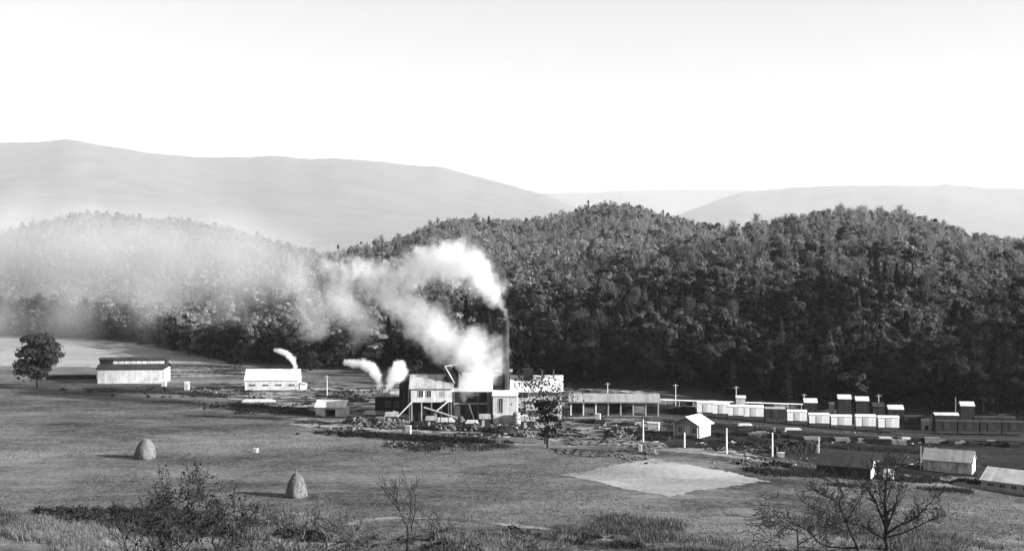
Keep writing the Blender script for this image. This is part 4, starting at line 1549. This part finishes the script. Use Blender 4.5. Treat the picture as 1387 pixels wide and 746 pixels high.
def limb_tree(label, px, D, limbs, seed, bk=bark, twigs=4, tw_len=1.5):
    """a bare tree from surveyed limbs (picture px, py, depth offset m), each with its own thickness, and random twigs"""
    r = random.Random(seed)
    x = XU(px, D)
    g = Vector((x, D, gzf(x, D)))
    t = thing('bare_tree', label, 'tree', g, 0)
    trunk, br = [], []

    def twig(p, d, L, rad, lev):
        q = p
        for k in range(3):
            d = (d + Vector((r.gauss(0, .22), r.gauss(0, .22), r.gauss(.08, .16)))).normalized()
            q2 = q + d * L / 3
            br.append((q, q2, max(rad * (1 - .25 * k), .042), max(rad * (1 - .25 * (k + 1)), .036), 2 + lev))
            q = q2
            if lev < 2 and r.random() < .75:
                sd = Vector((r.gauss(0, 1), r.gauss(0, .7), r.gauss(.2, .5))).normalized()
                twig(q, (d * .6 + sd * .7).normalized(), L * r.uniform(.45, .75), rad * .65, lev + 1)
    for li, (pts, r0, r1) in enumerate(limbs):
        P = [W(a, D + c, b) - g for a, b, c in pts]
        if li == 0:
            P = [Vector((P[0].x * .3, 0, -.4)), Vector((P[0].x * .7, P[0].y * .5, P[0].z * .5))] + P
        # rounder course
        Q = []
        for k in range(len(P) - 1):
            p0, p1, p2, p3 = P[max(k - 1, 0)], P[k], P[k + 1], P[min(k + 2, len(P) - 1)]
            for m in range(5):
                f = m / 5
                Q.append(.5 * ((2 * p1) + (p2 - p0) * f + (2 * p0 - 5 * p1 + 4 * p2 - p3) * f * f + (3 * p1 - p0 - 3 * p2 + p3) * f ** 3) + Vector((r.gauss(0, .05), r.gauss(0, .05), r.gauss(0, .04))))
        Q.append(P[-1])
        n = len(Q) - 1
        for k in range(n):
            ra, rb = r0 + (r1 - r0) * k / n, r0 + (r1 - r0) * (k + 1) / n
            (trunk if li == 0 else br).append((Q[k], Q[k + 1], ra, rb, 0 if li == 0 else 1))
            if k > n * (.45 if li == 0 else .2):
                for _ in range(twigs):
                    if r.random() < .55:
                        d = (Q[k + 1] - Q[k]).normalized()
                        sd = Vector((r.gauss(0, 1), r.gauss(0, .8), r.gauss(.25, .6))).normalized()
                        twig(Q[k + 1], (d * .5 + sd * .8).normalized(), tw_len * r.uniform(.5, 1.3), rb * .5, 0)
        twig(Q[-1], (Q[-1] - Q[-2]).normalized(), tw_len * 1.2, r1, 0)
    link('trunk', segs_mesh('trunk', trunk), bk, t)
    link('branches', segs_mesh('branches', br + [(a, b, r0 * .6, r1 * .6, 1) for a, b, r0, r1, l in trunk], 4), bk, t)
    return t


limb_tree('large bare dark tree with spreading limbs at the lower right', 1203, 196, [
    ([(1201, 746, 0), (1200, 708, 0), (1199, 672, .3), (1201, 642, .6), (1203, 624, 1)], .52, .08),
    ([(1200, 714, 0), (1190, 690, .5), (1182, 672, 1), (1168, 656, 1.5), (1158, 645, 2)], .22, .06),
    ([(1201, 722, 0), (1216, 712, -.5), (1238, 702, -1.2), (1252, 688, -2), (1266, 674, -2.4)], .22, .05),
    ([(1201, 716, 0), (1209, 696, -.4), (1214, 676, -.8), (1220, 658, -1)], .18, .05),
    ([(1201, 727, 0), (1226, 720, -1), (1256, 706, -2.2), (1276, 698, -3)], .17, .05),
    ([(1200, 730, 0), (1184, 722, .6), (1168, 712, 1.4), (1150, 708, 2.2)], .16, .05),
    ([(1199, 690, .2), (1192, 670, -.6), (1189, 650, -1.2), (1184, 634, -1.6)], .15, .05),
    ([(1200, 680, .2), (1207, 660, .9), (1209, 640, 1.4), (1214, 626, 1.8)], .13, .05)], 5)
limb_tree('leaning bare tree left of the large bare tree at the lower right', 1168, 191, [
    ([(1163, 746, 0), (1156, 728, 0), (1147, 706, .3), (1137, 684, .6), (1140, 664, 1), (1120, 648, 1.4), (1098, 637, 2)], .36, .06),
    ([(1155, 726, 0), (1136, 713, -.5), (1114, 712, -1.2), (1106, 694, -1.8), (1088, 679, -2.2)], .2, .05),
    ([(1161, 742, 0), (1136, 741, .6), (1112, 736, 1.2), (1094, 718, 2), (1062, 703, 3)], .2, .05),
    ([(1140, 690, .5), (1128, 676, 1), (1116, 668, 1.8), (1104, 664, 2.4)], .13, .05),
    ([(1148, 708, .3), (1156, 690, -.6), (1166, 674, -1.2), (1172, 660, -1.8)], .14, .05)], 9)
bare_tree('slender bare sapling with upswept twigs at bottom centre', 550, 746, 196, 634, 21, levels=3, spread=.4, tr=.3, first=.7, kids=(2, 3), up=.4, twig=.05)
bare_tree('pale stemmed bare tree left of the slender sapling', 444, 746, 190, 664, 33, bk=bark_pale, levels=3, spread=.6, tr=.26, first=.5, up=.2, twig=.05)
bare_tree('faint bare sapling standing right of the slender sapling', 634, 746, 215, 640, 39, bk=bark_pale, levels=2, spread=.3, tr=.09, first=.8, up=.4, twig=.018)
bare_tree('dark leafy tree with the tallest crown in the lower left thicket', 206, 746, 180, 630, 41, levels=4, spread=.5, tr=.3, leaves=520, up=.25, name='broadleaf_tree', lsize=.2, twig=.035)
bare_tree('dark bushy tree in the middle of the lower left thicket', 252, 746, 176, 652, 43, levels=4, spread=.62, tr=.3, leaves=520, up=.14, name='broadleaf_tree', lsize=.2, twig=.035)
bare_tree('thin leaved tree at the right of the lower left thicket', 306, 746, 182, 656, 47, levels=4, spread=.6, tr=.28, leaves=300, up=.15, name='broadleaf_tree', lsize=.18, twig=.035)
bare_tree('low dark leafy tree between thicket and pale stemmed tree', 372, 746, 178, 690, 51, levels=4, spread=.62, tr=.22, leaves=240, up=.1, lm=leaf_mid, name='broadleaf_tree', lsize=.18, twig=.035)
bare_tree('thin bare sapling at the left flank of the lower left thicket', 176, 746, 186, 668, 67, levels=3, spread=.5, tr=.2, first=.5, up=.3, twig=.045)
bare_tree('thin bare sapling in front of the nearer haystack', 340, 746, 188, 664, 71, levels=3, spread=.5, tr=.2, first=.5, up=.3, twig=.045)
bare_tree('wide bare sapling right of the nearer haystack', 412, 746, 192, 674, 73, levels=3, spread=.62, tr=.22, first=.5, up=.2, twig=.045)
bare_tree('short bare sapling close to the pale stemmed tree', 470, 746, 186, 684, 79, levels=3, spread=.6, tr=.18, first=.5, up=.2, twig=.04)
bare_tree('forked bare sapling behind the dark bushy thicket tree', 228, 746, 196, 648, 83, levels=3, spread=.45, tr=.22, first=.5, up=.35, twig=.045)
bare_tree('small bare sapling between thicket and nearer haystack', 292, 746, 190, 672, 89, levels=3, spread=.5, tr=.18, first=.5, up=.3, twig=.042)
bare_tree('crooked bare sapling right of the slender sapling', 588, 746, 192, 690, 97, levels=3, spread=.6, tr=.16, first=.5, up=.2, twig=.04)
bare_tree('low bare sapling by the weeds at bottom centre', 700, 746, 190, 706, 101, levels=3, spread=.6, tr=.15, first=.5, up=.2, twig=.04)
bare_tree('low twiggy bare tree at the bottom left of the large bare tree', 1078, 746, 186, 676, 57, levels=4, spread=.68, tr=.25, first=.4, up=.05, twig=.05)
bare_tree('low bare shrub with pale twigs between sapling and leafy thicket', 494, 746, 192, 700, 61, bk=bark_pale, levels=4, spread=.65, tr=.16, first=.3, up=.1, twig=.025)

# ------------------------------------------------------------------ grass and weeds at the near edge of the field
def blades(name, label, pts, h, w, tone, m, seed, per=7, spread=.5):
    r = np.random.default_rng(seed)
    P = np.repeat(np.array(pts), per, 0)
    n = len(P)
    P = P + np.concatenate([r.normal(size=(n, 2)) * spread, np.zeros((n, 1))], 1)
    P[:, 2] = gz(P[:, 0], P[:, 1])
    hh = h * r.uniform(.45, 1.25, n)
    a = r.uniform(0, math.pi, n)
    dx = np.stack([np.cos(a), np.sin(a), 0 * a], 1) * (w * r.uniform(.6, 1.4, n))[:, None]
    tip = P + np.stack([r.normal(size=n) * .3 * hh, r.normal(size=n) * .3 * hh, hh], 1)
    V = np.stack([P - dx, P + dx, tip], 1).reshape(-1, 3)
    T = np.repeat(r.uniform(tone[0], tone[1], n), 3)
    return tag(link(name, quads_mesh(name, V, np.arange(3 * n).reshape(n, 3), T), m), label, 'grass', kind='stuff')


def scatter(boxes, seed, thr=None):
    """points in photographed strips ((px0, px1, py0, py1), n), thinning out towards their borders in uneven clumps"""
    r = np.random.default_rng(seed)
    out = []
    for bx, n in boxes:
        x0, x1, y0, y1 = bx[:4]
        sl = bx[4] if len(bx) > 4 else 0.0
        for _ in range(n):
            px, py = r.uniform(x0, x1), r.uniform(y0, y1)
            g = G(px, py + sl * (px - x0))
            e = min(1.0, 2.6 * (0.5 - abs((px - x0) / (x1 - x0) - .5)) + .12) * min(1.0, 2.2 * (0.5 - abs((py - y0) / (y1 - y0) - .5)) + .15)
            q = float(vn(np.array(g.x), np.array(g.y), thr[0], seed) + .55 * vn(np.array(g.x), np.array(g.y), thr[0] * 3.1, seed + 3)) if thr else 0
            if thr and 790 < px < 1020 and 626 < py + sl * (px - x0) < 668 and abs(py - 646) < 22 * (1 - abs(px - 905) / 132):
                continue
            if thr and q < thr[1] + (1 - e) * 1.1:
                continue
            out.append((g.x, g.y, g.z))
    return out


blades('dry_grass', 'pale dry grass along the near edge of the field at left', scatter([((-60, 240, 700, 742), 5200), ((-40, 420, 730, 775), 2500), ((370, 425, 690, 722), 900), ((540, 860, 722, 775), 3000), ((200, 560, 715, 780), 1600), ((920, 975, 718, 770), 500), ((600, 1420, 728, 790), 2600), ((160, 620, 728, 785), 1500), ((250, 420, 700, 730), 500)], 2, (.10, -.12)), 1.05, .07, (.09, .29), grass_dry, 1, spread=.7)
blades('dark_weeds', 'dark weeds growing along the bottom edge of the field', scatter([((-80, 1480, 722, 800), 8200), ((-60, 300, 690, 722), 2600), ((690, 990, 698, 760), 3600), ((130, 440, 690, 750), 2400), ((980, 1420, 700, 770), 2600)], 4, (.09, -.15)), 1.0, .09, (.02, .15), grass_dry, 5, spread=1.2)
blades('field_grass', 'short grass tufts over the open field', scatter([((-60, 1460, 640, 760), 15000), ((-160, 900, 540, 660), 12000), ((960, 1480, 650, 730), 4000)], 6, (.04, -.6)), .26, .08, (.03, .16), grass_dry, 7, per=5, spread=1.2)
blades('shadow_band_weeds', 'dark weeds standing in for the shadow band below the dirt road', scatter([((395, 735, 582, 588.5, .05), 2400), ((260, 480, 541, 546, .10), 1000), ((470, 730, 600, 614), 380), ((1010, 1350, 634, 642, .05), 1200), ((300, 430, 549, 555, .08), 600), ((60, 330, 522, 527, .05), 700), ((880, 1250, 592, 596, .05), 900), ((1060, 1330, 652, 656, .045), 500)], 8, (.06, -.5)), .75, .16, (.015, .05), grass_dry, 9, spread=1.0)  # dark weed strips added to carry the shadow bands in their tone


def undergrowth(name, label, pts, seed, rad=(.5, 1.5), nq=46, size=.22, tone=(.012, .06)):
    """low tangled bushes as leaf clumps"""
    r = np.random.default_rng(seed)
    C, N, T = [], [], []
    for p in pts:
        q = r.uniform(*rad)
        d = r.normal(size=(nq, 3))
        d[:, 2] = np.abs(d[:, 2])
        d /= np.linalg.norm(d, axis=1, keepdims=True)
        C.append(np.array(p) + d * q * r.uniform(.5, 1.1, (nq, 1)) * np.array([1.2, 1.2, .9]))
        N.append(d + r.normal(size=(nq, 3)) * .5)
        T.append(np.repeat(r.uniform(*tone) * r.uniform(.7, 1.3, nq), 4))
    v, f = leaf_quads(np.concatenate(C), np.concatenate(N), size, r)
    return tag(link(name, quads_mesh(name, v, f, np.concatenate(T)), leaf_far), label, 'undergrowth', kind='stuff')


undergrowth('undergrowth', 'low tangled undergrowth along the bottom edge of the field', scatter([((-60, 1460, 722, 800), 900), ((40, 200, 690, 712), 200), ((690, 1000, 716, 770), 220), ((150, 440, 690, 760), 360), ((980, 1400, 722, 780), 160)], 21, (.05, -.3)), 22)
undergrowth('shadow_band_undergrowth', 'dark low bushes along the shadow bands and tracks of the works', scatter([((395, 735, 582, 588, .05), 260), ((470, 640, 598, 612), 90), ((260, 480, 541, 546, .10), 150), ((60, 330, 524, 540), 120), ((250, 430, 546, 562), 150), ((1010, 1350, 634, 642, .05), 170), ((760, 960, 575, 600), 120), ((400, 520, 525, 545), 120), ((880, 1250, 588, 604), 160)], 24, (.06, -.45)), 25, rad=(.3, .9), nq=30, size=.2, tone=(.01, .04))  # dark bush tone thickens the same painted shadow bands


def heap(label, px, py, wpx, h, seed):
    r = random.Random(seed)
    g, k = site(px - wpx / 2, px + wpx / 2, py)
    w = wpx * k / 2
    t = thing('cinder_heap', label, 'heap', g + Vector((0, 1.6, 0)), r.uniform(-.15, .15))
    vs, fs = [], []
    n, m = 22, 7
    for j in range(m + 1):
        q = 1 - j / m
        for i in range(n):
            a = 2 * math.pi * i / n
            wob = 1 + .16 * math.sin(3 * a + seed) + .1 * math.sin(7 * a + 2 * seed)
            vs.append((w * q * wob * math.cos(a), 1.9 * q * wob * math.sin(a), h * (1 - q ** 1.5) * (1 + .22 * math.sin(5 * a + seed)) * r.uniform(.88, 1.1) - .05))
    for j in range(m):
        for i in range(n):
            fs.append((j * n + i, j * n + (i + 1) % n, (j + 1) * n + (i + 1) % n, (j + 1) * n + i))
    MB().add(vs, fs).build('mound', log_dark, t)
    rb = MB()
    for i in range(46):
        a, q = r.uniform(0, 6.28), r.uniform(.15, .95) ** .7
        x, y, z = w * q * math.cos(a), 1.9 * q * math.sin(a), h * (1 - q ** 1.5)
        e = Vector((r.gauss(0, 1), r.gauss(0, .4), r.gauss(0, .35))).normalized() * r.uniform(.25, 1.0)
        rb.bar(Vector((x, y, z + .06)) - e, Vector((x, y, z + .16)) + e, r.uniform(.1, .3), r.uniform(.08, .22))
    o = rb.build('scrap_wood', (log_dark, log_m, timber)[seed % 3], t, False)
    o['kind'] = 'stuff'


for i, (lab, px, py, wp, h) in enumerate([('dark cinder heap littered with scrap, right of the small white cart shed', 486, 575, 34, 1.7), ('dark cinder heap littered with scrap below the still house', 522, 580, 32, 1.9),
                                         ('dark scrap heap behind the white tool box', 562, 581, 34, 1.9), ('dark scrap heap in front of the hoist tower', 603, 584, 36, 1.8), ('dark scrap heap in front of the furnace shed', 642, 585, 34, 1.9),
                                         ('dark scrap heap in front of the pump house', 682, 587, 34, 1.8), ('low scrap heap left of the open crowned tree', 712, 592, 26, 1.4), ('dark scrap heap beside the stock of wood left of the hut', 838, 592, 30, 1.6),
                                         ('low dark heap left of the cart shed', 392, 560, 30, 1.2), ('low dark heap beside the outhouse between the white sheds', 272, 532, 34, 1.1), ('low dark heap on the far side of the vented shed track', 346, 540, 30, 1.0),
                                         ('dark heap between the row of wagons and the white posts', 1022, 604, 12, 1.3), ('low scrap heap at the corner of the bare plot', 1010, 630, 34, 1.2), ('small scrap heap below the stout white post', 882, 616, 18, 1.0)]):
    heap(lab, px, py, wp, h, i + 1)

# litter of stones and offcuts round the works
r = np.random.default_rng(12)
V, F, T = [], [], []
boxes = [((420, 820, 556, 602), 2600), ((460, 640, 596, 616), 700), ((840, 1090, 592, 636), 1500), ((1040, 1320, 586, 644), 900), ((230, 440, 524, 562), 900), ((770, 910, 556, 604), 900), ((900, 1230, 574, 600), 500)]
for p in scatter(boxes, 14, (.09, -.15)):
    s = r.uniform(.12, .5)
    q = r.normal(size=(8, 3)) * .12 + np.array([(x, y, z) for z in (0, .8) for x, y in ((-.8, -.6), (.8, -.6), (.8, .6), (-.8, .6))])
    if r.random() < .45:
        q = q * np.array([r.uniform(2, 5), .6, .6])
    a = r.uniform(0, 3.14)
    q = np.stack([q[:, 0] * math.cos(a) - q[:, 1] * math.sin(a), q[:, 0] * math.sin(a) + q[:, 1] * math.cos(a), q[:, 2]], 1) * s + np.array(p)
    o = len(V) * 8
    V.append(q)
    F += [(o + 4, o + 5, o + 6, o + 7), (o, o + 1, o + 5, o + 4), (o + 1, o + 2, o + 6, o + 5), (o + 2, o + 3, o + 7, o + 6), (o + 3, o, o + 4, o + 7)]
    T.append(np.full(8, r.choice([.02, .035, .07, .14, .28, .45], p=[.26, .24, .18, .14, .12, .06])))
tag(link('debris', quads_mesh('debris', np.concatenate(V), np.array(F), np.concatenate(T)), grass_dry), 'litter of stones and wood offcuts strewn round the factory yard', 'debris', kind='stuff')

# ------------------------------------------------------------------ smoke and steam (real volumes)
def plume(name, label, blobs, dens, edge=.35, nscale=.12, warp=3.0, step=.12, aniso=.25, vox=1.2, alb=.97, nk=.9, kind=None, cat='smoke', inter=1):
    """blobs: (px, py, D, radius in px). density falls off from each blob and is broken up by noise"""
    bl = []
    for b_ in blobs:
        px, py, D, rp = b_[:4]
        wt = b_[4] if len(b_) > 4 else 1.0
        c = (W(px, D, py), rp * D / FPX, wt)
        if bl and inter:
            p0 = bl[-1]
            for j in range(1, inter + 1):
                f = j / (inter + 1)
                bl.append((p0[0].lerp(c[0], f), p0[1] * (1 - f) + c[1] * f, p0[2] * (1 - f) + c[2] * f))
        bl.append(c)
    org = bl[0][0].copy()
    m = bpy.data.materials.new(name + '_volume')
    t = NT(m)
    co = t.n('ShaderNodeTexCoord').outputs['Object']
    nz = t.n('ShaderNodeTexNoise')
    t.set(nz.inputs['Vector'], co)
    nz.inputs['Scale'].default_value = nscale
    nz.inputs['Detail'].default_value = 4.0
    nz.inputs['Roughness'].default_value = 0.6
    sub = t.n('ShaderNodeVectorMath', operation='SUBTRACT')
    t.set(sub.inputs[0], nz.outputs['Color'])
    sub.inputs[1].default_value = (.5, .5, .5)
    mul = t.n('ShaderNodeVectorMath', operation='SCALE')
    t.set(mul.inputs[0], sub.outputs[0])
    mul.inputs['Scale'].default_value = warp * 2
    wc = t.n('ShaderNodeVectorMath', operation='ADD')
    t.set(wc.inputs[0], co)
    t.set(wc.inputs[1], mul.outputs[0])
    acc = None
    for c, rad, wt in bl:
        d = t.n('ShaderNodeVectorMath', operation='DISTANCE')
        t.set(d.inputs[0], wc.outputs[0])
        d.inputs[1].default_value = c - org
        v = t.math('MULTIPLY_ADD', d.outputs['Value'], -wt / rad, wt)
        acc = v if acc is None else t.math('SMOOTH_MAX', acc, v, .25)
    n2 = t.noise(wc.outputs[0], nscale * 2.4, 6.0, .7)
    v = t.math('MULTIPLY_ADD', t.math('SUBTRACT', n2, .5), nk, acc)
    den = t.maprange(v, 0.03, edge, 0.0, dens, True)
    pv = t.n('ShaderNodeVolumePrincipled')
    pv.inputs['Color'].default_value = (alb, alb, alb, 1)
    pv.inputs['Anisotropy'].default_value = aniso
    pv.inputs['Density Attribute'].default_value = ''
    t.set(pv.inputs['Density'], den)
    out = t.n('ShaderNodeOutputMaterial')
    t.t.links.new(pv.outputs[0], out.inputs['Volume'])
    m.cycles.volume_step_rate = step
    # outer shell: the blobs joined into one closed skin
    bm = bmesh.new()
    for c, rad, wt in bl:
        bmesh.ops.create_icosphere(bm, subdivisions=3, radius=rad * 1.08 + warp * .5, matrix=Matrix.Translation(c - org))
    me = bpy.data.meshes.new(name)
    bm.to_mesh(me)
    bm.free()
    o = bpy.data.objects.new(name, me)
    COL.objects.link(o)
    o.location = org
    md = o.modifiers.new('skin', 'REMESH')
    md.mode = 'VOXEL'
    md.voxel_size = vox
    dg = bpy.context.evaluated_depsgraph_get()
    me2 = bpy.data.meshes.new_from_object(o.evaluated_get(dg))
    o.modifiers.clear()
    o.data = me2
    me2.name = name
    me2.materials.clear()
    me2.materials.append(m)
    return tag(o, label, cat, None, kind)


plume('smoke_plume', 'dense white smoke plume leaving the top of the tall chimney', [(685.5, 434, 371, 5.0), (680, 421, 372, 9.0), (672, 407, 374, 14.0), (662, 391, 376, 21.7), (650, 373, 379, 28.5), (632, 356, 383, 31.9), (604, 356, 388, 35.3, .9), (578, 358, 394, 31.9, .75), (550, 372, 400, 28.5, .6), (520, 378, 408, 25.1, .45), (488, 366, 416, 22.8, .32)],
      .26, warp=5.5, nscale=.13, vox=.9, nk=1.9, edge=.75)
plume('steam_plume', 'broad white steam cloud rising from the furnace shed roof and drifting left', [(640, 518, 366, 25.1), (664, 490, 370, 29.6), (632, 482, 371, 34.2), (668, 466, 372, 18.2), (606, 464, 376, 35.3), (580, 440, 382, 33.1, .85), (554, 418, 389, 30.8, .7), (524, 398, 397, 28.5, .6), (494, 378, 406, 25.1, .5), (464, 362, 416, 22.8, .36), (436, 356, 426, 22.8, .28)],
      .22, warp=6.0, nscale=.10, vox=1.0, nk=1.9, edge=.75)
plume('smoke_plume', 'thinning smoke bank hanging left of the steam cloud over the trees', [(496, 446, 420, 24, .7), (472, 424, 424, 32), (450, 396, 432, 30, .9), (428, 432, 432, 30, .8), (400, 384, 445, 38, .7)],
      .055, warp=8, nscale=.06, vox=1.6, nk=1.7, edge=.7)
plume('steam_plume', 'small dense steam puff curling left from the still house', [(514, 522, 358, 5.5), (511, 510, 358, 8), (504, 499, 359, 9.5), (492, 493, 360, 9), (479, 492, 361, 8), (468, 491, 362, 6)],
      .8, warp=1.1, nscale=.45, vox=.4, nk=1.2, edge=.5)
plume('steam_plume', 'upright dense steam puff beside the stilted mill', [(527, 522, 358, 6), (531, 512, 358, 10), (539, 505, 359, 15), (541, 497, 359.5, 12)],
      .8, warp=1.1, nscale=.45, vox=.4, nk=1.2, edge=.5)
plume('steam_plume', 'thin curved steam jet above the vented white shed', [(400, 497, 450, 4), (397, 488, 451, 5.5), (391, 481, 452, 6), (382, 476, 454, 5.5), (373, 474, 456, 3.5)],
      .7, warp=.9, nscale=.4, vox=.5, nk=1.0, edge=.5, inter=2)
plume('drifting_smoke', 'broad veil of old smoke drifting over the low hill and tree tops at left', [(452, 384, 560, 66, .5), (380, 352, 640, 80, .8), (300, 345, 690, 100), (210, 348, 730, 104), (120, 346, 770, 106), (30, 347, 790, 106), (-70, 350, 810, 108), (-190, 345, 820, 126), (200, 414, 640, 76, .56), (90, 422, 650, 76, .58), (-10, 426, 660, 74, .58), (-130, 426, 670, 82, .6), (310, 420, 570, 66, .5)],
      .027, edge=1.0, warp=14, nscale=.013, step=.12, vox=5.0, nk=.6, kind='stuff', inter=0, alb=.80, aniso=.1)

# ------------------------------------------------------------------ haze
hm = bpy.data.materials.new('haze_volume')
t = NT(hm)
pv = t.n('ShaderNodeVolumePrincipled')
pv.inputs['Color'].default_value = (.98, .98, .98, 1)
pv.inputs['Density'].default_value = 0.000025
pv.inputs['Anisotropy'].default_value = 0.1
pv.inputs['Density Attribute'].default_value = ''
out = t.n('ShaderNodeOutputMaterial')
t.t.links.new(pv.outputs[0], out.inputs['Volume'])
tag(MB().box(-41000, 41000, -900, 56000, -9.5, 2400).build('haze', hm), 'thin pale haze filling the whole valley', 'haze', kind='stuff')
